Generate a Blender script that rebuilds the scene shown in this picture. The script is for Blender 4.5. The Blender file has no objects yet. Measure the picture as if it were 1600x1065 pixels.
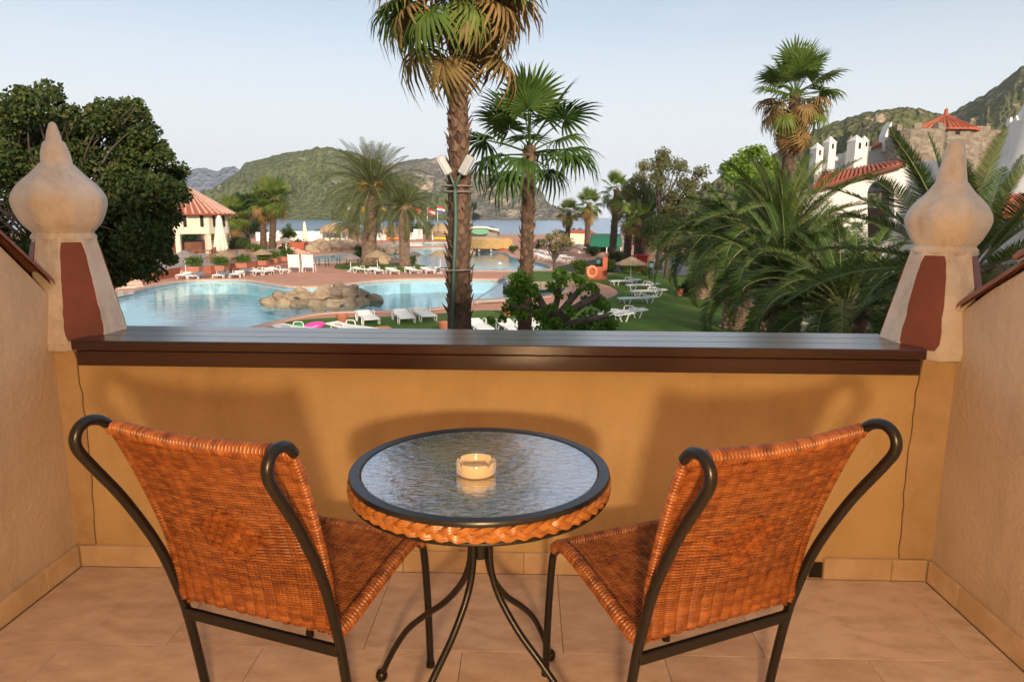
import bpy, math, random
import numpy as np
from mathutils import Vector, Matrix
from mathutils.geometry import tessellate_polygon
rad = math.radians
random.seed(7); rng = np.random.default_rng(11)
scene = bpy.context.scene
col = scene.collection

# ------------------------------------------------------------------ camera, sky, sun, exposure
CAM_H = 1.31; CAM_PITCH = rad(10.27); CAM_YAW = rad(1.2); CAM_ROLL = rad(0.42); FPX = 1067.0
_cy, _sy, _cp, _sp = math.cos(CAM_YAW), math.sin(CAM_YAW), math.cos(CAM_PITCH), math.sin(CAM_PITCH)
_R0 = np.array([_cy, _sy, 0]); CF = np.array([-_sy*_cp, _cy*_cp, -_sp]); _U0 = np.cross(_R0, CF)
CR = math.cos(CAM_ROLL)*_R0 + math.sin(CAM_ROLL)*_U0; CU = math.cos(CAM_ROLL)*_U0 - math.sin(CAM_ROLL)*_R0
CP = np.array([0, 0, CAM_H])
cam_d = bpy.data.cameras.new('camera'); cam = bpy.data.objects.new('camera', cam_d); col.objects.link(cam)
cam_d.sensor_width = 36.0; cam_d.lens = FPX/1600*36; cam_d.clip_start = 0.05; cam_d.clip_end = 30000
cam_d.dof.use_dof = True; cam_d.dof.focus_distance = 2.6; cam_d.dof.aperture_fstop = 15.0
cam.matrix_world = Matrix(((CR[0], CU[0], -CF[0], CP[0]), (CR[1], CU[1], -CF[1], CP[1]), (CR[2], CU[2], -CF[2], CP[2]), (0, 0, 0, 1)))
scene.camera = cam
SUN_EL = rad(18); SUN_AZ = rad(163)      # compass style: 0 = +Y, clockwise; the low sun stands behind the hotel
sun_dir = Vector((math.sin(SUN_AZ)*math.cos(SUN_EL), math.cos(SUN_AZ)*math.cos(SUN_EL), math.sin(SUN_EL)))
world = bpy.data.worlds.new('World'); scene.world = world; world.use_nodes = True
wn = world.node_tree.nodes; wl = world.node_tree.links; wn.clear()
sky = wn.new('ShaderNodeTexSky'); sky.sky_type = 'NISHITA'; sky.sun_disc = False
sky.sun_elevation = SUN_EL; sky.sun_rotation = SUN_AZ; sky.air_density = 1.0; sky.dust_density = 1.6; sky.ozone_density = 1.4
wco = wn.new('ShaderNodeTexCoord'); wmap = wn.new('ShaderNodeMapping'); wmap.inputs['Scale'].default_value = (1.0, 1.0, 3.2)
wns = wn.new('ShaderNodeTexNoise'); wns.inputs['Scale'].default_value = 2.2; wns.inputs['Detail'].default_value = 6; wns.inputs['Roughness'].default_value = 0.55
wrp = wn.new('ShaderNodeMapRange'); wrp.inputs[1].default_value = 0.36; wrp.inputs[2].default_value = 0.72; wrp.inputs[3].default_value = 0.22; wrp.inputs[4].default_value = 0.66
wmx = wn.new('ShaderNodeMix'); wmx.data_type = 'RGBA'; wmx.inputs[7].default_value = (5.5, 5.7, 5.95, 1)     # thin high cloud veil
wbg = wn.new('ShaderNodeBackground'); wbg.inputs['Strength'].default_value = 0.15
wou = wn.new('ShaderNodeOutputWorld')
wl.new(wco.outputs['Generated'], wmap.inputs[0]); wl.new(wmap.outputs[0], wns.inputs['Vector']); wl.new(wns.outputs[0], wrp.inputs[0])
wsx = wn.new('ShaderNodeSeparateXYZ'); wl.new(wco.outputs['Generated'], wsx.inputs[0])
whz = wn.new('ShaderNodeMapRange'); whz.inputs[1].default_value = 0.04; whz.inputs[2].default_value = 0.46; whz.inputs[3].default_value = 1.0; whz.inputs[4].default_value = 0.0; whz.interpolation_type = 'SMOOTHSTEP'
wl.new(wsx.outputs['Z'], whz.inputs[0]); wma = wn.new('ShaderNodeMath'); wma.operation = 'MAXIMUM'; wl.new(whz.outputs[0], wma.inputs[0]); wl.new(wrp.outputs[0], wma.inputs[1])     # the veil thickens towards the horizon all round
wl.new(wma.outputs[0], wmx.inputs[0]); wsc = wn.new('ShaderNodeVectorMath'); wsc.operation = 'SCALE'; wsc.inputs['Scale'].default_value = 0.92; wl.new(sky.outputs[0], wsc.inputs[0]); wl.new(wsc.outputs[0], wmx.inputs[6]); wl.new(wmx.outputs[2], wbg.inputs[0]); wl.new(wbg.outputs[0], wou.inputs[0])
sun_d = bpy.data.lights.new('sun', 'SUN'); sun_d.energy = 5.0; sun_d.angle = rad(4); sun_d.color = (1.0, 0.82, 0.62)
sun = bpy.data.objects.new('sun', sun_d); col.objects.link(sun); sun.rotation_euler = sun_dir.to_track_quat('Z', 'Y').to_euler()
scene.view_settings.view_transform = 'Standard'; scene.view_settings.look = 'None'
scene.view_settings.exposure = 0.15; scene.view_settings.gamma = 1.0; scene.view_settings.use_curve_mapping = False
scene.render.engine = 'CYCLES'
scene.cycles.use_denoising = True; scene.cycles.max_bounces = 6; scene.cycles.diffuse_bounces = 3; scene.cycles.use_adaptive_sampling = True; scene.cycles.adaptive_threshold = 0.02; scene.cycles.transparent_max_bounces = 16; scene.cycles.volume_bounces = 0
scene.cycles.sample_clamp_indirect = 6.0; scene.cycles.use_light_tree = False

# ------------------------------------------------------------------ helpers
def ray(x, y): return CF + CR*((x-800)/FPX) + CU*((532.5-y)/FPX)
def PZ(x, y, z): d = ray(x, y); p = CP + d*((z-CP[2])/d[2]); return Vector(p)
def PY(x, y, Y): d = ray(x, y); p = CP + d*(Y/d[1]); return Vector(p)
GZ = -3.0
def G(x, y): return PZ(x, y, GZ)
MAT = {}
def nodes_of(name):
    m = bpy.data.materials.new(name); m.use_nodes = True; nt = m.node_tree
    b = nt.nodes['Principled BSDF']; return m, nt, b
def add_bump(nt, b, src, strength, dist):
    bp = nt.nodes.new('ShaderNodeBump'); bp.inputs['Strength'].default_value = strength; bp.inputs['Distance'].default_value = dist
    nt.links.new(src, bp.inputs['Height']); nt.links.new(bp.outputs[0], b.inputs['Normal']); return bp
def mat(name, c1, c2=None, scale=8, rough=0.7, bump=0.0, bscale=None, metal=0.0, detail=5, spec=0.5, dist=0.01, stretch=None, rnd=False, lo=0.35, hi=0.65, coat=0.0, stain=None):
    """Plain surface: two tones mixed by noise in object space, optional bump."""
    if name in MAT: return MAT[name]
    m, nt, b = nodes_of(name); N, L = nt.nodes, nt.links
    b.inputs['Roughness'].default_value = rough; b.inputs['Metallic'].default_value = metal
    b.inputs['Specular IOR Level'].default_value = spec; b.inputs['Coat Weight'].default_value = coat
    c2 = c2 or c1
    tc = N.new('ShaderNodeTexCoord'); src = tc.outputs['Object']
    if stretch:
        mp = N.new('ShaderNodeMapping'); mp.inputs['Scale'].default_value = stretch; L.new(src, mp.inputs[0]); src = mp.outputs[0]
    ns = N.new('ShaderNodeTexNoise'); ns.inputs['Scale'].default_value = scale; ns.inputs['Detail'].default_value = detail; ns.inputs['Roughness'].default_value = 0.6
    L.new(src, ns.inputs['Vector'])
    mr = N.new('ShaderNodeMapRange'); mr.inputs[1].default_value = lo; mr.inputs[2].default_value = hi; L.new(ns.outputs[0], mr.inputs[0])
    mx = N.new('ShaderNodeMix'); mx.data_type = 'RGBA'; mx.inputs[6].default_value = (*c1, 1); mx.inputs[7].default_value = (*c2, 1)
    fac = mr.outputs[0]
    if rnd:
        oi = N.new('ShaderNodeObjectInfo'); ad = N.new('ShaderNodeMath'); ad.operation = 'MULTIPLY_ADD'
        ad.inputs[1].default_value = 0.8; L.new(oi.outputs['Random'], ad.inputs[0]); L.new(fac, ad.inputs[2])
        sb = N.new('ShaderNodeMath'); sb.operation = 'SUBTRACT'; sb.inputs[1].default_value = 0.4; sb.use_clamp = True; L.new(ad.outputs[0], sb.inputs[0]); fac = sb.outputs[0]
    L.new(fac, mx.inputs[0]); csrc = mx.outputs[2]
    if stain:      # dirt: vertical runs or blotches, with fine speckle
        sc_, amt, tint = stain
        m4 = N.new('ShaderNodeMapping'); m4.inputs['Scale'].default_value = sc_; L.new(tc.outputs['Object'], m4.inputs[0])
        n4 = N.new('ShaderNodeTexNoise'); n4.inputs['Scale'].default_value = 1; n4.inputs['Detail'].default_value = 9; n4.inputs['Roughness'].default_value = .72; L.new(m4.outputs[0], n4.inputs['Vector'])
        r4 = N.new('ShaderNodeMapRange'); r4.inputs[1].default_value = .50; r4.inputs[2].default_value = .74; r4.inputs[4].default_value = amt; L.new(n4.outputs[0], r4.inputs[0])
        x4 = N.new('ShaderNodeMix'); x4.data_type = 'RGBA'; x4.inputs[7].default_value = (*tint, 1); L.new(r4.outputs[0], x4.inputs[0]); L.new(csrc, x4.inputs[6]); csrc = x4.outputs[2]
    L.new(csrc, b.inputs['Base Color'])
    if bump:
        n2 = N.new('ShaderNodeTexNoise'); n2.inputs['Scale'].default_value = bscale or scale*4; n2.inputs['Detail'].default_value = 6; L.new(src, n2.inputs['Vector'])
        add_bump(nt, b, n2.outputs[0], bump, dist)
    MAT[name] = m; return m
def leafmat(name, c1, c2, c3=None, trans=0.3, rough=0.55, spec=0.16):
    """Foliage: each leaf takes its own tone, light passes partly through."""
    if name in MAT: return MAT[name]
    m, nt, b = nodes_of(name); N, L = nt.nodes, nt.links
    ge = N.new('ShaderNodeNewGeometry'); oi = N.new('ShaderNodeObjectInfo')
    ad = N.new('ShaderNodeMath'); ad.operation = 'MULTIPLY_ADD'; ad.inputs[1].default_value = 0.45
    sc = N.new('ShaderNodeMath'); sc.operation = 'MULTIPLY'; sc.inputs[1].default_value = 0.55
    L.new(oi.outputs['Random'], sc.inputs[0]); L.new(ge.outputs['Random Per Island'], ad.inputs[0]); L.new(sc.outputs[0], ad.inputs[2])
    cr = N.new('ShaderNodeValToRGB'); cr.color_ramp.elements[0].color = (*c1, 1); cr.color_ramp.elements[1].color = (*(c3 or c2), 1)
    if c3: e = cr.color_ramp.elements.new(0.6); e.color = (*c2, 1)
    L.new(ad.outputs[0], cr.inputs[0]); L.new(cr.outputs[0], b.inputs['Base Color'])
    b.inputs['Roughness'].default_value = rough; b.inputs['Specular IOR Level'].default_value = spec
    tr = N.new('ShaderNodeBsdfTranslucent'); L.new(cr.outputs[0], tr.inputs[0]); ms = N.new('ShaderNodeMixShader'); ms.inputs[0].default_value = trans
    L.new(b.outputs[0], ms.inputs[1]); L.new(tr.outputs[0], ms.inputs[2]); L.new(ms.outputs[0], N['Material Output'].inputs[0])
    MAT[name] = m; return m

class MB:
    """Collects shapes; build() links them as ONE mesh object."""
    def __init__(s): s.v = []; s.f = []
    def add(s, vs, fs):
        o = len(s.v); s.v += [tuple(p) for p in vs]; s.f += [tuple(i+o for i in f) for f in fs]; return s
    def box(s, c, d, rz=0.0, taper=1.0, M=None):
        x, y, z = d[0]/2, d[1]/2, d[2]/2; t = taper
        vs = [(-x,-y,-z),(x,-y,-z),(x,y,-z),(-x,y,-z),(-x*t,-y*t,z),(x*t,-y*t,z),(x*t,y*t,z),(-x*t,y*t,z)]
        ca, sa = math.cos(rz), math.sin(rz)
        vs = [Vector((a*ca-b*sa, a*sa+b*ca, e)) for a, b, e in vs]
        if M is not None: vs = [M @ v for v in vs]
        vs = [v+Vector(c) for v in vs]
        return s.add(vs, [(0,3,2,1),(4,5,6,7),(0,1,5,4),(1,2,6,5),(2,3,7,6),(3,0,4,7)])
    def bbox(s, c, d, b=0.005, rz=0.0):
        """box with chamfered edges"""
        x, y, z = d[0]/2, d[1]/2, d[2]/2; b = min(b, x*.9, y*.9, z*.9); pts = []
        for sx in (-1, 1):
            for sy in (-1, 1):
                for sz in (-1, 1):
                    pts += [(sx*x, sy*(y-b), sz*(z-b)), (sx*(x-b), sy*y, sz*(z-b)), (sx*(x-b), sy*(y-b), sz*z)]
        idx = lambda sx, sy, sz, k: ((sx > 0)*4+(sy > 0)*2+(sz > 0))*3+k
        fs = []
        for sg in (-1, 1):
            fs.append([idx(sg,-1,-1,0), idx(sg,1,-1,0), idx(sg,1,1,0), idx(sg,-1,1,0)][::sg])
            fs.append([idx(-1,sg,-1,1), idx(-1,sg,1,1), idx(1,sg,1,1), idx(1,sg,-1,1)][::sg])
            fs.append([idx(-1,-1,sg,2), idx(1,-1,sg,2), idx(1,1,sg,2), idx(-1,1,sg,2)][::sg])
        for sa in (-1, 1):
            for sb in (-1, 1):
                fs.append([idx(-1,sa,sb,1), idx(1,sa,sb,1), idx(1,sa,sb,2), idx(-1,sa,sb,2)][::sa*sb])
                fs.append([idx(sa,-1,sb,0), idx(sa,-1,sb,2), idx(sa,1,sb,2), idx(sa,1,sb,0)][::sa*sb])
                fs.append([idx(sa,sb,-1,0), idx(sa,sb,1,0), idx(sa,sb,1,1), idx(sa,sb,-1,1)][::sa*sb])
        for sx in (-1, 1):
            for sy in (-1, 1):
                for sz in (-1, 1): fs.append([idx(sx,sy,sz,0), idx(sx,sy,sz,1), idx(sx,sy,sz,2)][::sx*sy*sz])
        ca, sa = math.cos(rz), math.sin(rz)
        return s.add([(a*ca-e*sa+c[0], a*sa+e*ca+c[1], f+c[2]) for a, e, f in pts], fs)
    def tube(s, pts, r, n=8, cap=True, closed=False, flat=None):
        pts = [Vector(p) for p in pts]; m = len(pts); rr = r if hasattr(r, '__len__') else [r]*m
        prev = None; vs = []
        for i, p in enumerate(pts):
            if closed: t = pts[(i+1) % m]-pts[i-1]
            else: t = pts[min(i+1, m-1)]-pts[max(i-1, 0)]
            if t.length < 1e-9: t = Vector((0, 0, 1))
            t.normalize()
            if prev is None:
                u = t.cross(Vector((0, 0, 1)))
                if u.length < 1e-3: u = t.cross(Vector((0, 1, 0)))
            else: u = prev-t*prev.dot(t)
            u.normalize(); prev = u; w = t.cross(u)
            for k in range(n):
                a = 2*math.pi*k/n; ru = rr[i]; rw = rr[i]*(flat or 1.0)
                vs.append(p+u*math.cos(a)*ru+w*math.sin(a)*rw)
        fs = []
        for i in range(m if closed else m-1):
            j = (i+1) % m
            for k in range(n): fs.append((i*n+k, i*n+(k+1) % n, j*n+(k+1) % n, j*n+k))
        if cap and not closed: fs += [tuple(range(n))[::-1], tuple((m-1)*n+k for k in range(n))]
        return s.add(vs, fs)
    def lathe(s, prof, n=24, c=(0, 0, 0), cap=True, a0=0.0, rfun=None):
        vs = []
        for i, (r, z) in enumerate(prof):
            for k in range(n):
                a = a0+2*math.pi*k/n; q = r*(rfun(a, z) if rfun else 1); vs.append((c[0]+q*math.cos(a), c[1]+q*math.sin(a), c[2]+z))
        fs = []; m = len(prof)
        for i in range(m-1):
            for k in range(n): fs.append((i*n+k, i*n+(k+1) % n, (i+1)*n+(k+1) % n, (i+1)*n+k))
        if cap: fs += [tuple(range(n))[::-1], tuple((m-1)*n+k for k in range(n))]
        return s.add(vs, fs)
    def poly(s, pts, z0, z1=None, holes=()):
        """polygon sheet, or prism when z1 is given (z1 is the top)"""
        loops = [[Vector((p[0], p[1], 0)) for p in pts]]+[[Vector((p[0], p[1], 0)) for p in h] for h in holes]
        flat = [p for l in loops for p in l]; tr = tessellate_polygon(loops); top = z0 if z1 is None else z1
        def up(t):
            a, b, c = (flat[i] for i in t); return t if (b-a).cross(c-a).z > 0 else t[::-1]
        tr = [up(tuple(t)) for t in tr]
        s.add([(p.x, p.y, top) for p in flat], tr)
        if z1 is not None:
            for li, l in enumerate(loops):
                area = sum(l[i].x*l[(i+1) % len(l)].y-l[(i+1) % len(l)].x*l[i].y for i in range(len(l))); o = []
                for p in l: o += [(p.x, p.y, z0), (p.x, p.y, z1)]
                n = len(l); fl = (area > 0) == (li == 0)
                fs = [(2*i, 2*((i+1) % n), 2*((i+1) % n)+1, 2*i+1) for i in range(n)]
                s.add(o, fs if fl else [f[::-1] for f in fs])
            s.add([(p.x, p.y, z0) for p in flat], [t[::-1] for t in tr])
        return s
    def build(s, name, m, parent=None, smooth=True, world=False, angle=38):
        me = bpy.data.meshes.new(name); vs = s.v
        o = bpy.data.objects.new(name, me); col.objects.link(o)
        if parent is not None:
            o.parent = parent
            if world:
                L = parent.location
                if parent.parent is not None: L = L+parent.parent.location
                vs = [(a-L.x, b-L.y, c-L.z) for a, b, c in vs]
        me.from_pydata(vs, [], s.f); me.materials.append(m); me.update()
        if getattr(s, 'm2', None):
            me.materials.append(s.m2[0]); me.polygons.foreach_set('material_index', [1 if i < s.m2[1] else 0 for i in range(len(me.polygons))])
        if smooth:
            me.polygons.foreach_set('use_smooth', [True]*len(me.polygons))
            try: me.set_sharp_from_angle(angle=rad(angle))
            except Exception: pass
        return o
def tag(o, label=None, cat=None, group=None, kind=None):
    if label: o['label'] = label
    if cat: o['category'] = cat
    if group: o['group'] = group
    if kind: o['kind'] = kind
    return o
def empty(name, loc, rz=0.0, label=None, cat=None, group=None):
    o = bpy.data.objects.new(name, None); col.objects.link(o); o.location = loc; o.rotation_euler = (0, 0, rz); o.empty_display_size = 0.1
    return tag(o, label, cat, group)
def struct(name, mb, m, **k): return tag(mb.build(name, m, **k), kind='structure')
def inst(name, me, parent, M):
    """another object that shares mesh data, placed under its thing"""
    o = bpy.data.objects.new(name, me); col.objects.link(o); o.parent = parent; o.matrix_local = M; return o
KIDS = {}
def copy_tree(o, parent=None):
    c = o.copy(); col.objects.link(c); c.parent = parent
    for ch in o.children: copy_tree(ch, c)
    return c
def smooth_loop(pts, k=4):
    out = []; n = len(pts)
    for i in range(n):
        p0, p1, p2, p3 = (Vector(pts[(i+j-1) % n]) for j in range(4))
        for t in range(k):
            u = t/k; out.append(0.5*((2*p1)+(p2-p0)*u+(2*p0-5*p1+4*p2-p3)*u*u+(3*p1-p0-3*p2+p3)*u**3))
    return out
def curve(pts, k=6):
    """open smooth curve through points"""
    P = [Vector(p) for p in pts]; P = [2*P[0]-P[1]]+P+[2*P[-1]-P[-2]]; out = []
    for i in range(1, len(P)-2):
        p0, p1, p2, p3 = P[i-1:i+3]
        for t in range(k):
            u = t/k; out.append(0.5*((2*p1)+(p2-p0)*u+(2*p0-5*p1+4*p2-p3)*u*u+(3*p1-p0-3*p2+p3)*u**3))
    out.append(P[-2]); return out
def mesh_np(name, V, F, m, smooth=False):
    """fast mesh from arrays; F is (n,4) or (n,3)"""
    me = bpy.data.meshes.new(name); V = np.asarray(V, np.float32); F = np.asarray(F, np.int32); k = F.shape[1]
    me.vertices.add(len(V)); me.vertices.foreach_set('co', V.ravel()); me.loops.add(F.size); me.loops.foreach_set('vertex_index', F.ravel())
    me.polygons.add(len(F)); me.polygons.foreach_set('loop_start', np.arange(len(F), dtype=np.int32)*k); me.polygons.foreach_set('loop_total', np.full(len(F), k, np.int32))
    me.update(calc_edges=True); me.materials.append(m)
    if smooth: me.polygons.foreach_set('use_smooth', [True]*len(F))
    return me

# ------------------------------------------------------------------ balcony
YW = 2.37; XL = -1.69; XR = 1.50; RAILZ = 0.876
M_WALL = mat('wall_plaster', (.66, .475, .24), (.58, .405, .19), scale=3, rough=.85, bump=.5, bscale=70, dist=.004, stain=((5, 5, 2.2), .45, (.40, .25, .11)))
M_SIDE = mat('side_plaster', (.62, .49, .36), (.54, .41, .285), scale=2.5, rough=.88, bump=.75, bscale=48, dist=.006, stain=((6, 6, 1.6), .5, (.34, .24, .15)))
M_STRIP = mat('strip_plaster', (.60, .43, .24), (.50, .34, .17), scale=7, rough=.85, bump=.6, bscale=38, dist=.006)
M_PIN = mat('finial_paint', (.76, .69, .60), (.62, .54, .45), scale=6, rough=.8, bump=.8, bscale=30, dist=.008, stain=((13, 13, 5), .6, (.36, .27, .19)))
M_RED = mat('terracotta_paint', (.235, .062, .032), (.17, .042, .022), scale=6, rough=.62, bump=.4, bscale=40, dist=.004, stain=((16, 16, 5), .45, (.10, .035, .02)))
M_TRAV = mat('travertine', (.76, .58, .43), (.56, .40, .28), scale=7, rough=.42, bump=.2, bscale=30, dist=.003, stretch=(1, 2.2, 1), rnd=True, lo=.32, hi=.68, detail=10, stain=((9, 16, 9), .55, (.42, .26, .16)))
M_SKIRT = mat('travertine_skirting', (.70, .52, .33), (.55, .38, .22), scale=9, rough=.5, bump=.15, bscale=40, dist=.003, rnd=True)
M_GROUT = mat('grout', (.46, .32, .215), rough=.95)
M_DARK = mat('dark_gap', (.02, .015, .01), rough=.9)
M_CRACK = mat('plaster_crack', (.15, .09, .05), rough=.95)
M_WOOD = mat('varnished_wood', (.050, .0095, .0038), (.018, .004, .002), scale=3.5, rough=.33, bump=.12, bscale=14, dist=.002, stretch=(.35, 9, 9), coat=.8, lo=.3, hi=.7)
M_WOOD.node_tree.nodes['Principled BSDF'].inputs['Coat Roughness'].default_value = .19

fl = MB(); fl.box((-.1, .2, -.06), (3.6, 4.8, .10)); floor = struct('balcony_floor', fl, M_GROUT, smooth=False)
tw, th_, gp = .615, .465, .0016; tile_me = {}
def tile_mesh(w, d):
    k = (round(w, 3), round(d, 3))
    if k not in tile_me:
        o = MB().bbox((0, 0, 0), (w, d, .012), .0015).build('tile', M_TRAV, smooth=False); tile_me[k] = o.data; bpy.data.objects.remove(o)
    return tile_me[k]
row = 0; y1 = YW-.016
while y1 > -.4:
    x0 = XL+.02-(.36 if row % 2 else .05)
    while x0 < XR-.02:
        a, b = max(x0, XL+.02), min(x0+tw, XR-.02)
        if b-a > .03: inst('tile', tile_mesh(b-a-gp, th_-gp), floor, Matrix.Translation(((a+b)/2, y1-th_/2, -.0055+random.uniform(-.0004, .0004))))
        x0 += tw
    y1 -= th_; row += 1

bw = empty('balcony_wall', (0, YW, 0), label='low yellow plastered balcony front wall under the dark wooden rail', cat='wall')
w = MB(); w.box(((XL+XR)/2, YW+.11, -.1065), (XR-XL+.5, .22, 1.783)); w.build('wall', M_WALL, bw, smooth=False, world=True)
for sx, xa, xb in ((-1, XL-.03, -1.618), (1, 1.385, XR+.03)):
    # the rough plaster strip next to each corner, with a dark uneven gap at its edge and foot
    pts = [];  n = 18
    for i in range(n+1): z = .085+(.835-.085)*i/n; pts.append(((xb if sx < 0 else xa)+random.uniform(-.004, .004)-sx*.012*math.sin(i/n*3), z))
    far = xa if sx < 0 else xb
    s_ = MB()
    def strip(mb, y0, y1, grow=0.0):
        vs = []; fs = []
        for x, z in pts: vs += [(x-sx*grow, y0, z-grow), (far, y0, z-grow), (x-sx*grow, y1, z-grow)]
        for i in range(n):
            a = 3*i; b = a+3; q = [(a, a+1, b+1, b), (a+2, a, b, b+2)]
            fs += q if sx > 0 else q
        fs += [(0, 1, 1+0, 2)][:0]; mb.add(vs, fs); return mb
    strip(MB(), YW-.0035, YW, .0011).build('crack', M_CRACK, bw, smooth=False, world=True)
    strip(MB(), YW-.008, YW, 0.0).build('corner_strip', M_STRIP, bw, smooth=False, world=True)
# skirting tiles
def skirting(parent, axis, a, b, fixed, gapat=None):
    p = a; ln = .452; first = True
    while p < b-.01:
        q = min(p+(ln*.7 if first else ln), b); first = False
        parts = [(p, q)]
        if gapat and p < gapat < q: parts = [(p, gapat-.026), (gapat+.026, q)]
        for u, v in parts:
            if v-u < .01: continue
            if axis == 'x': o = MB().bbox(((u+v)/2, fixed, .041), (v-u-.002, .016, .082), .002)
            else: o = MB().bbox((fixed, (u+v)/2, .041), (.016, v-u-.002, .082), .002)
            o.build('skirting_tile', M_SKIRT, parent, smooth=False, world=True)
        p = q
gx = PY(1276, 890, YW-.016).x
skirting(bw, 'x', XL+.018, XR-.018, YW-.0085, gx)
MB().box((gx, YW-.0025, .032), (.05, .005, .06)).build('drain_recess', M_DARK, bw, smooth=False, world=True)

def side_wall(name, X, sx, prof, label, z_end):
    """party wall: inner face at X, sloping top given as (Y, z) falling towards the garden"""
    t = empty(name, (X, 1.0, 0), label=label, cat='wall')
    th = .22; vs = []; fs = []
    N_ = len(prof)
    for (y, z) in prof: vs += [(X, y, -1.0), (X, y, z-.02), (X+sx*.02, y, z), (X+sx*th, y, z), (X+sx*th, y, -1.0)]
    for i in range(N_-1):
        for k in range(4):
            a = 5*i+k; q = (a, a+1, a+6, a+5); fs.append(q if sx > 0 else q[::-1])
    fs += [tuple(range(5)), tuple(5*(N_-1)+k for k in range(5))[::-1]]
    MB().add(vs, fs).build('wall', M_SIDE, t, world=True, angle=20)
    skirting(t, 'y', -.4, YW-.018, X-sx*.0085)
    # half-round coping tiles overlapping down the slope
    d = [Vector((0, a, b)) for a, b in prof]; tot = 0; seg = []
    for i in range(N_-1): seg.append((d[i], d[i+1]))
    run = d[0].copy(); k = 0
    line = []
    for a, b in seg:
        L = (b-a).length; m_ = max(2, int(L/.03))
        for j in range(m_): line.append(a.lerp(b, j/m_))
    line.append(d[-1]); step = 11; i = 0
    while i < len(line)-3:
        j = min(i+step+3, len(line)-1); A, B = line[i], line[j]; tdir = (B-A).normalized(); nrm = Vector((0, -tdir.z, tdir.y)); nrm = nrm if nrm.z > 0 else -nrm
        vs = []; fs = []; nn = 10; R1 = .125; ss = 6
        for q in range(ss+1):
            p = A.lerp(B, q/ss)+nrm*(.004+.016*(1-q/ss)); rr = R1*(1.0-.14*q/ss)
            for lay in (0, .016):
                for kk in range(nn+1):
                    a = math.pi*kk/nn; off = Vector((X+sx*(th/2-.012)+math.cos(a)*(rr-lay), 0, 0))+nrm*(math.sin(a)*(rr-lay)*.42)
                    vs.append(p+off)
        w_ = 2*(nn+1)
        for q in range(ss):
            for kk in range(nn):
                a = q*w_+kk; fs += [(a, a+1, a+w_+1, a+w_), (a+nn+1, a+w_+nn+1, a+w_+nn+2, a+nn+2)]
        for base in (0, ss*w_):
            for kk in range(nn): fs.append((base+kk, base+kk+nn+1, base+kk+nn+2, base+kk+1))
        MB().add(vs, fs).build('coping_tile', M_COPE, t, world=True)
        i += step
    return t
M_COPE = mat('coping_terracotta', (.36, .15, .09), (.27, .10, .06), scale=9, rough=.8, bump=.3, bscale=30, dist=.004, rnd=True)
side_wall('party_wall', XL, -1, [(2.40, 1.015), (2.30, 1.11), (2.15, 1.245), (2.0, 1.38), (1.8, 1.55), (1.5, 1.74), (1.1, 1.88), (.5, 1.95), (-.5, 1.95)], 'cream plastered party wall with sloping red coping beside the wicker chair near the tree', 1.0)
side_wall('party_wall', XR, 1, [(2.42, .955), (2.35, 1.03), (2.23, 1.11), (2.08, 1.19), (1.9, 1.28), (1.6, 1.42), (1.2, 1.60), (.5, 1.75), (-.5, 1.75)], 'cream plastered party wall with sloping red coping beneath the dark date palms', 1.0)

# wooden rail
hr = empty('handrail', (-.11, 2.46, .787), label='dark varnished wooden handrail capping the low balcony wall', cat='handrail')
b_ = MB()
for k in range(3): b_ = MB().bbox((-.112, 2.30+.055+.11*k, .8605), (2.945-.002*k, .1096, .035), .003); b_.build('top_board', M_WOOD, hr, smooth=False, world=True)
MB().bbox((-.112, 2.3265, .8145), (2.925, .036, .056), .004).build('apron_board', M_WOOD, hr, smooth=False, world=True)
MB().bbox((-.112, 2.615, .8145), (2.925, .036, .056), .004).build('apron_board', M_WOOD, hr, smooth=False, world=True)

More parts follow.
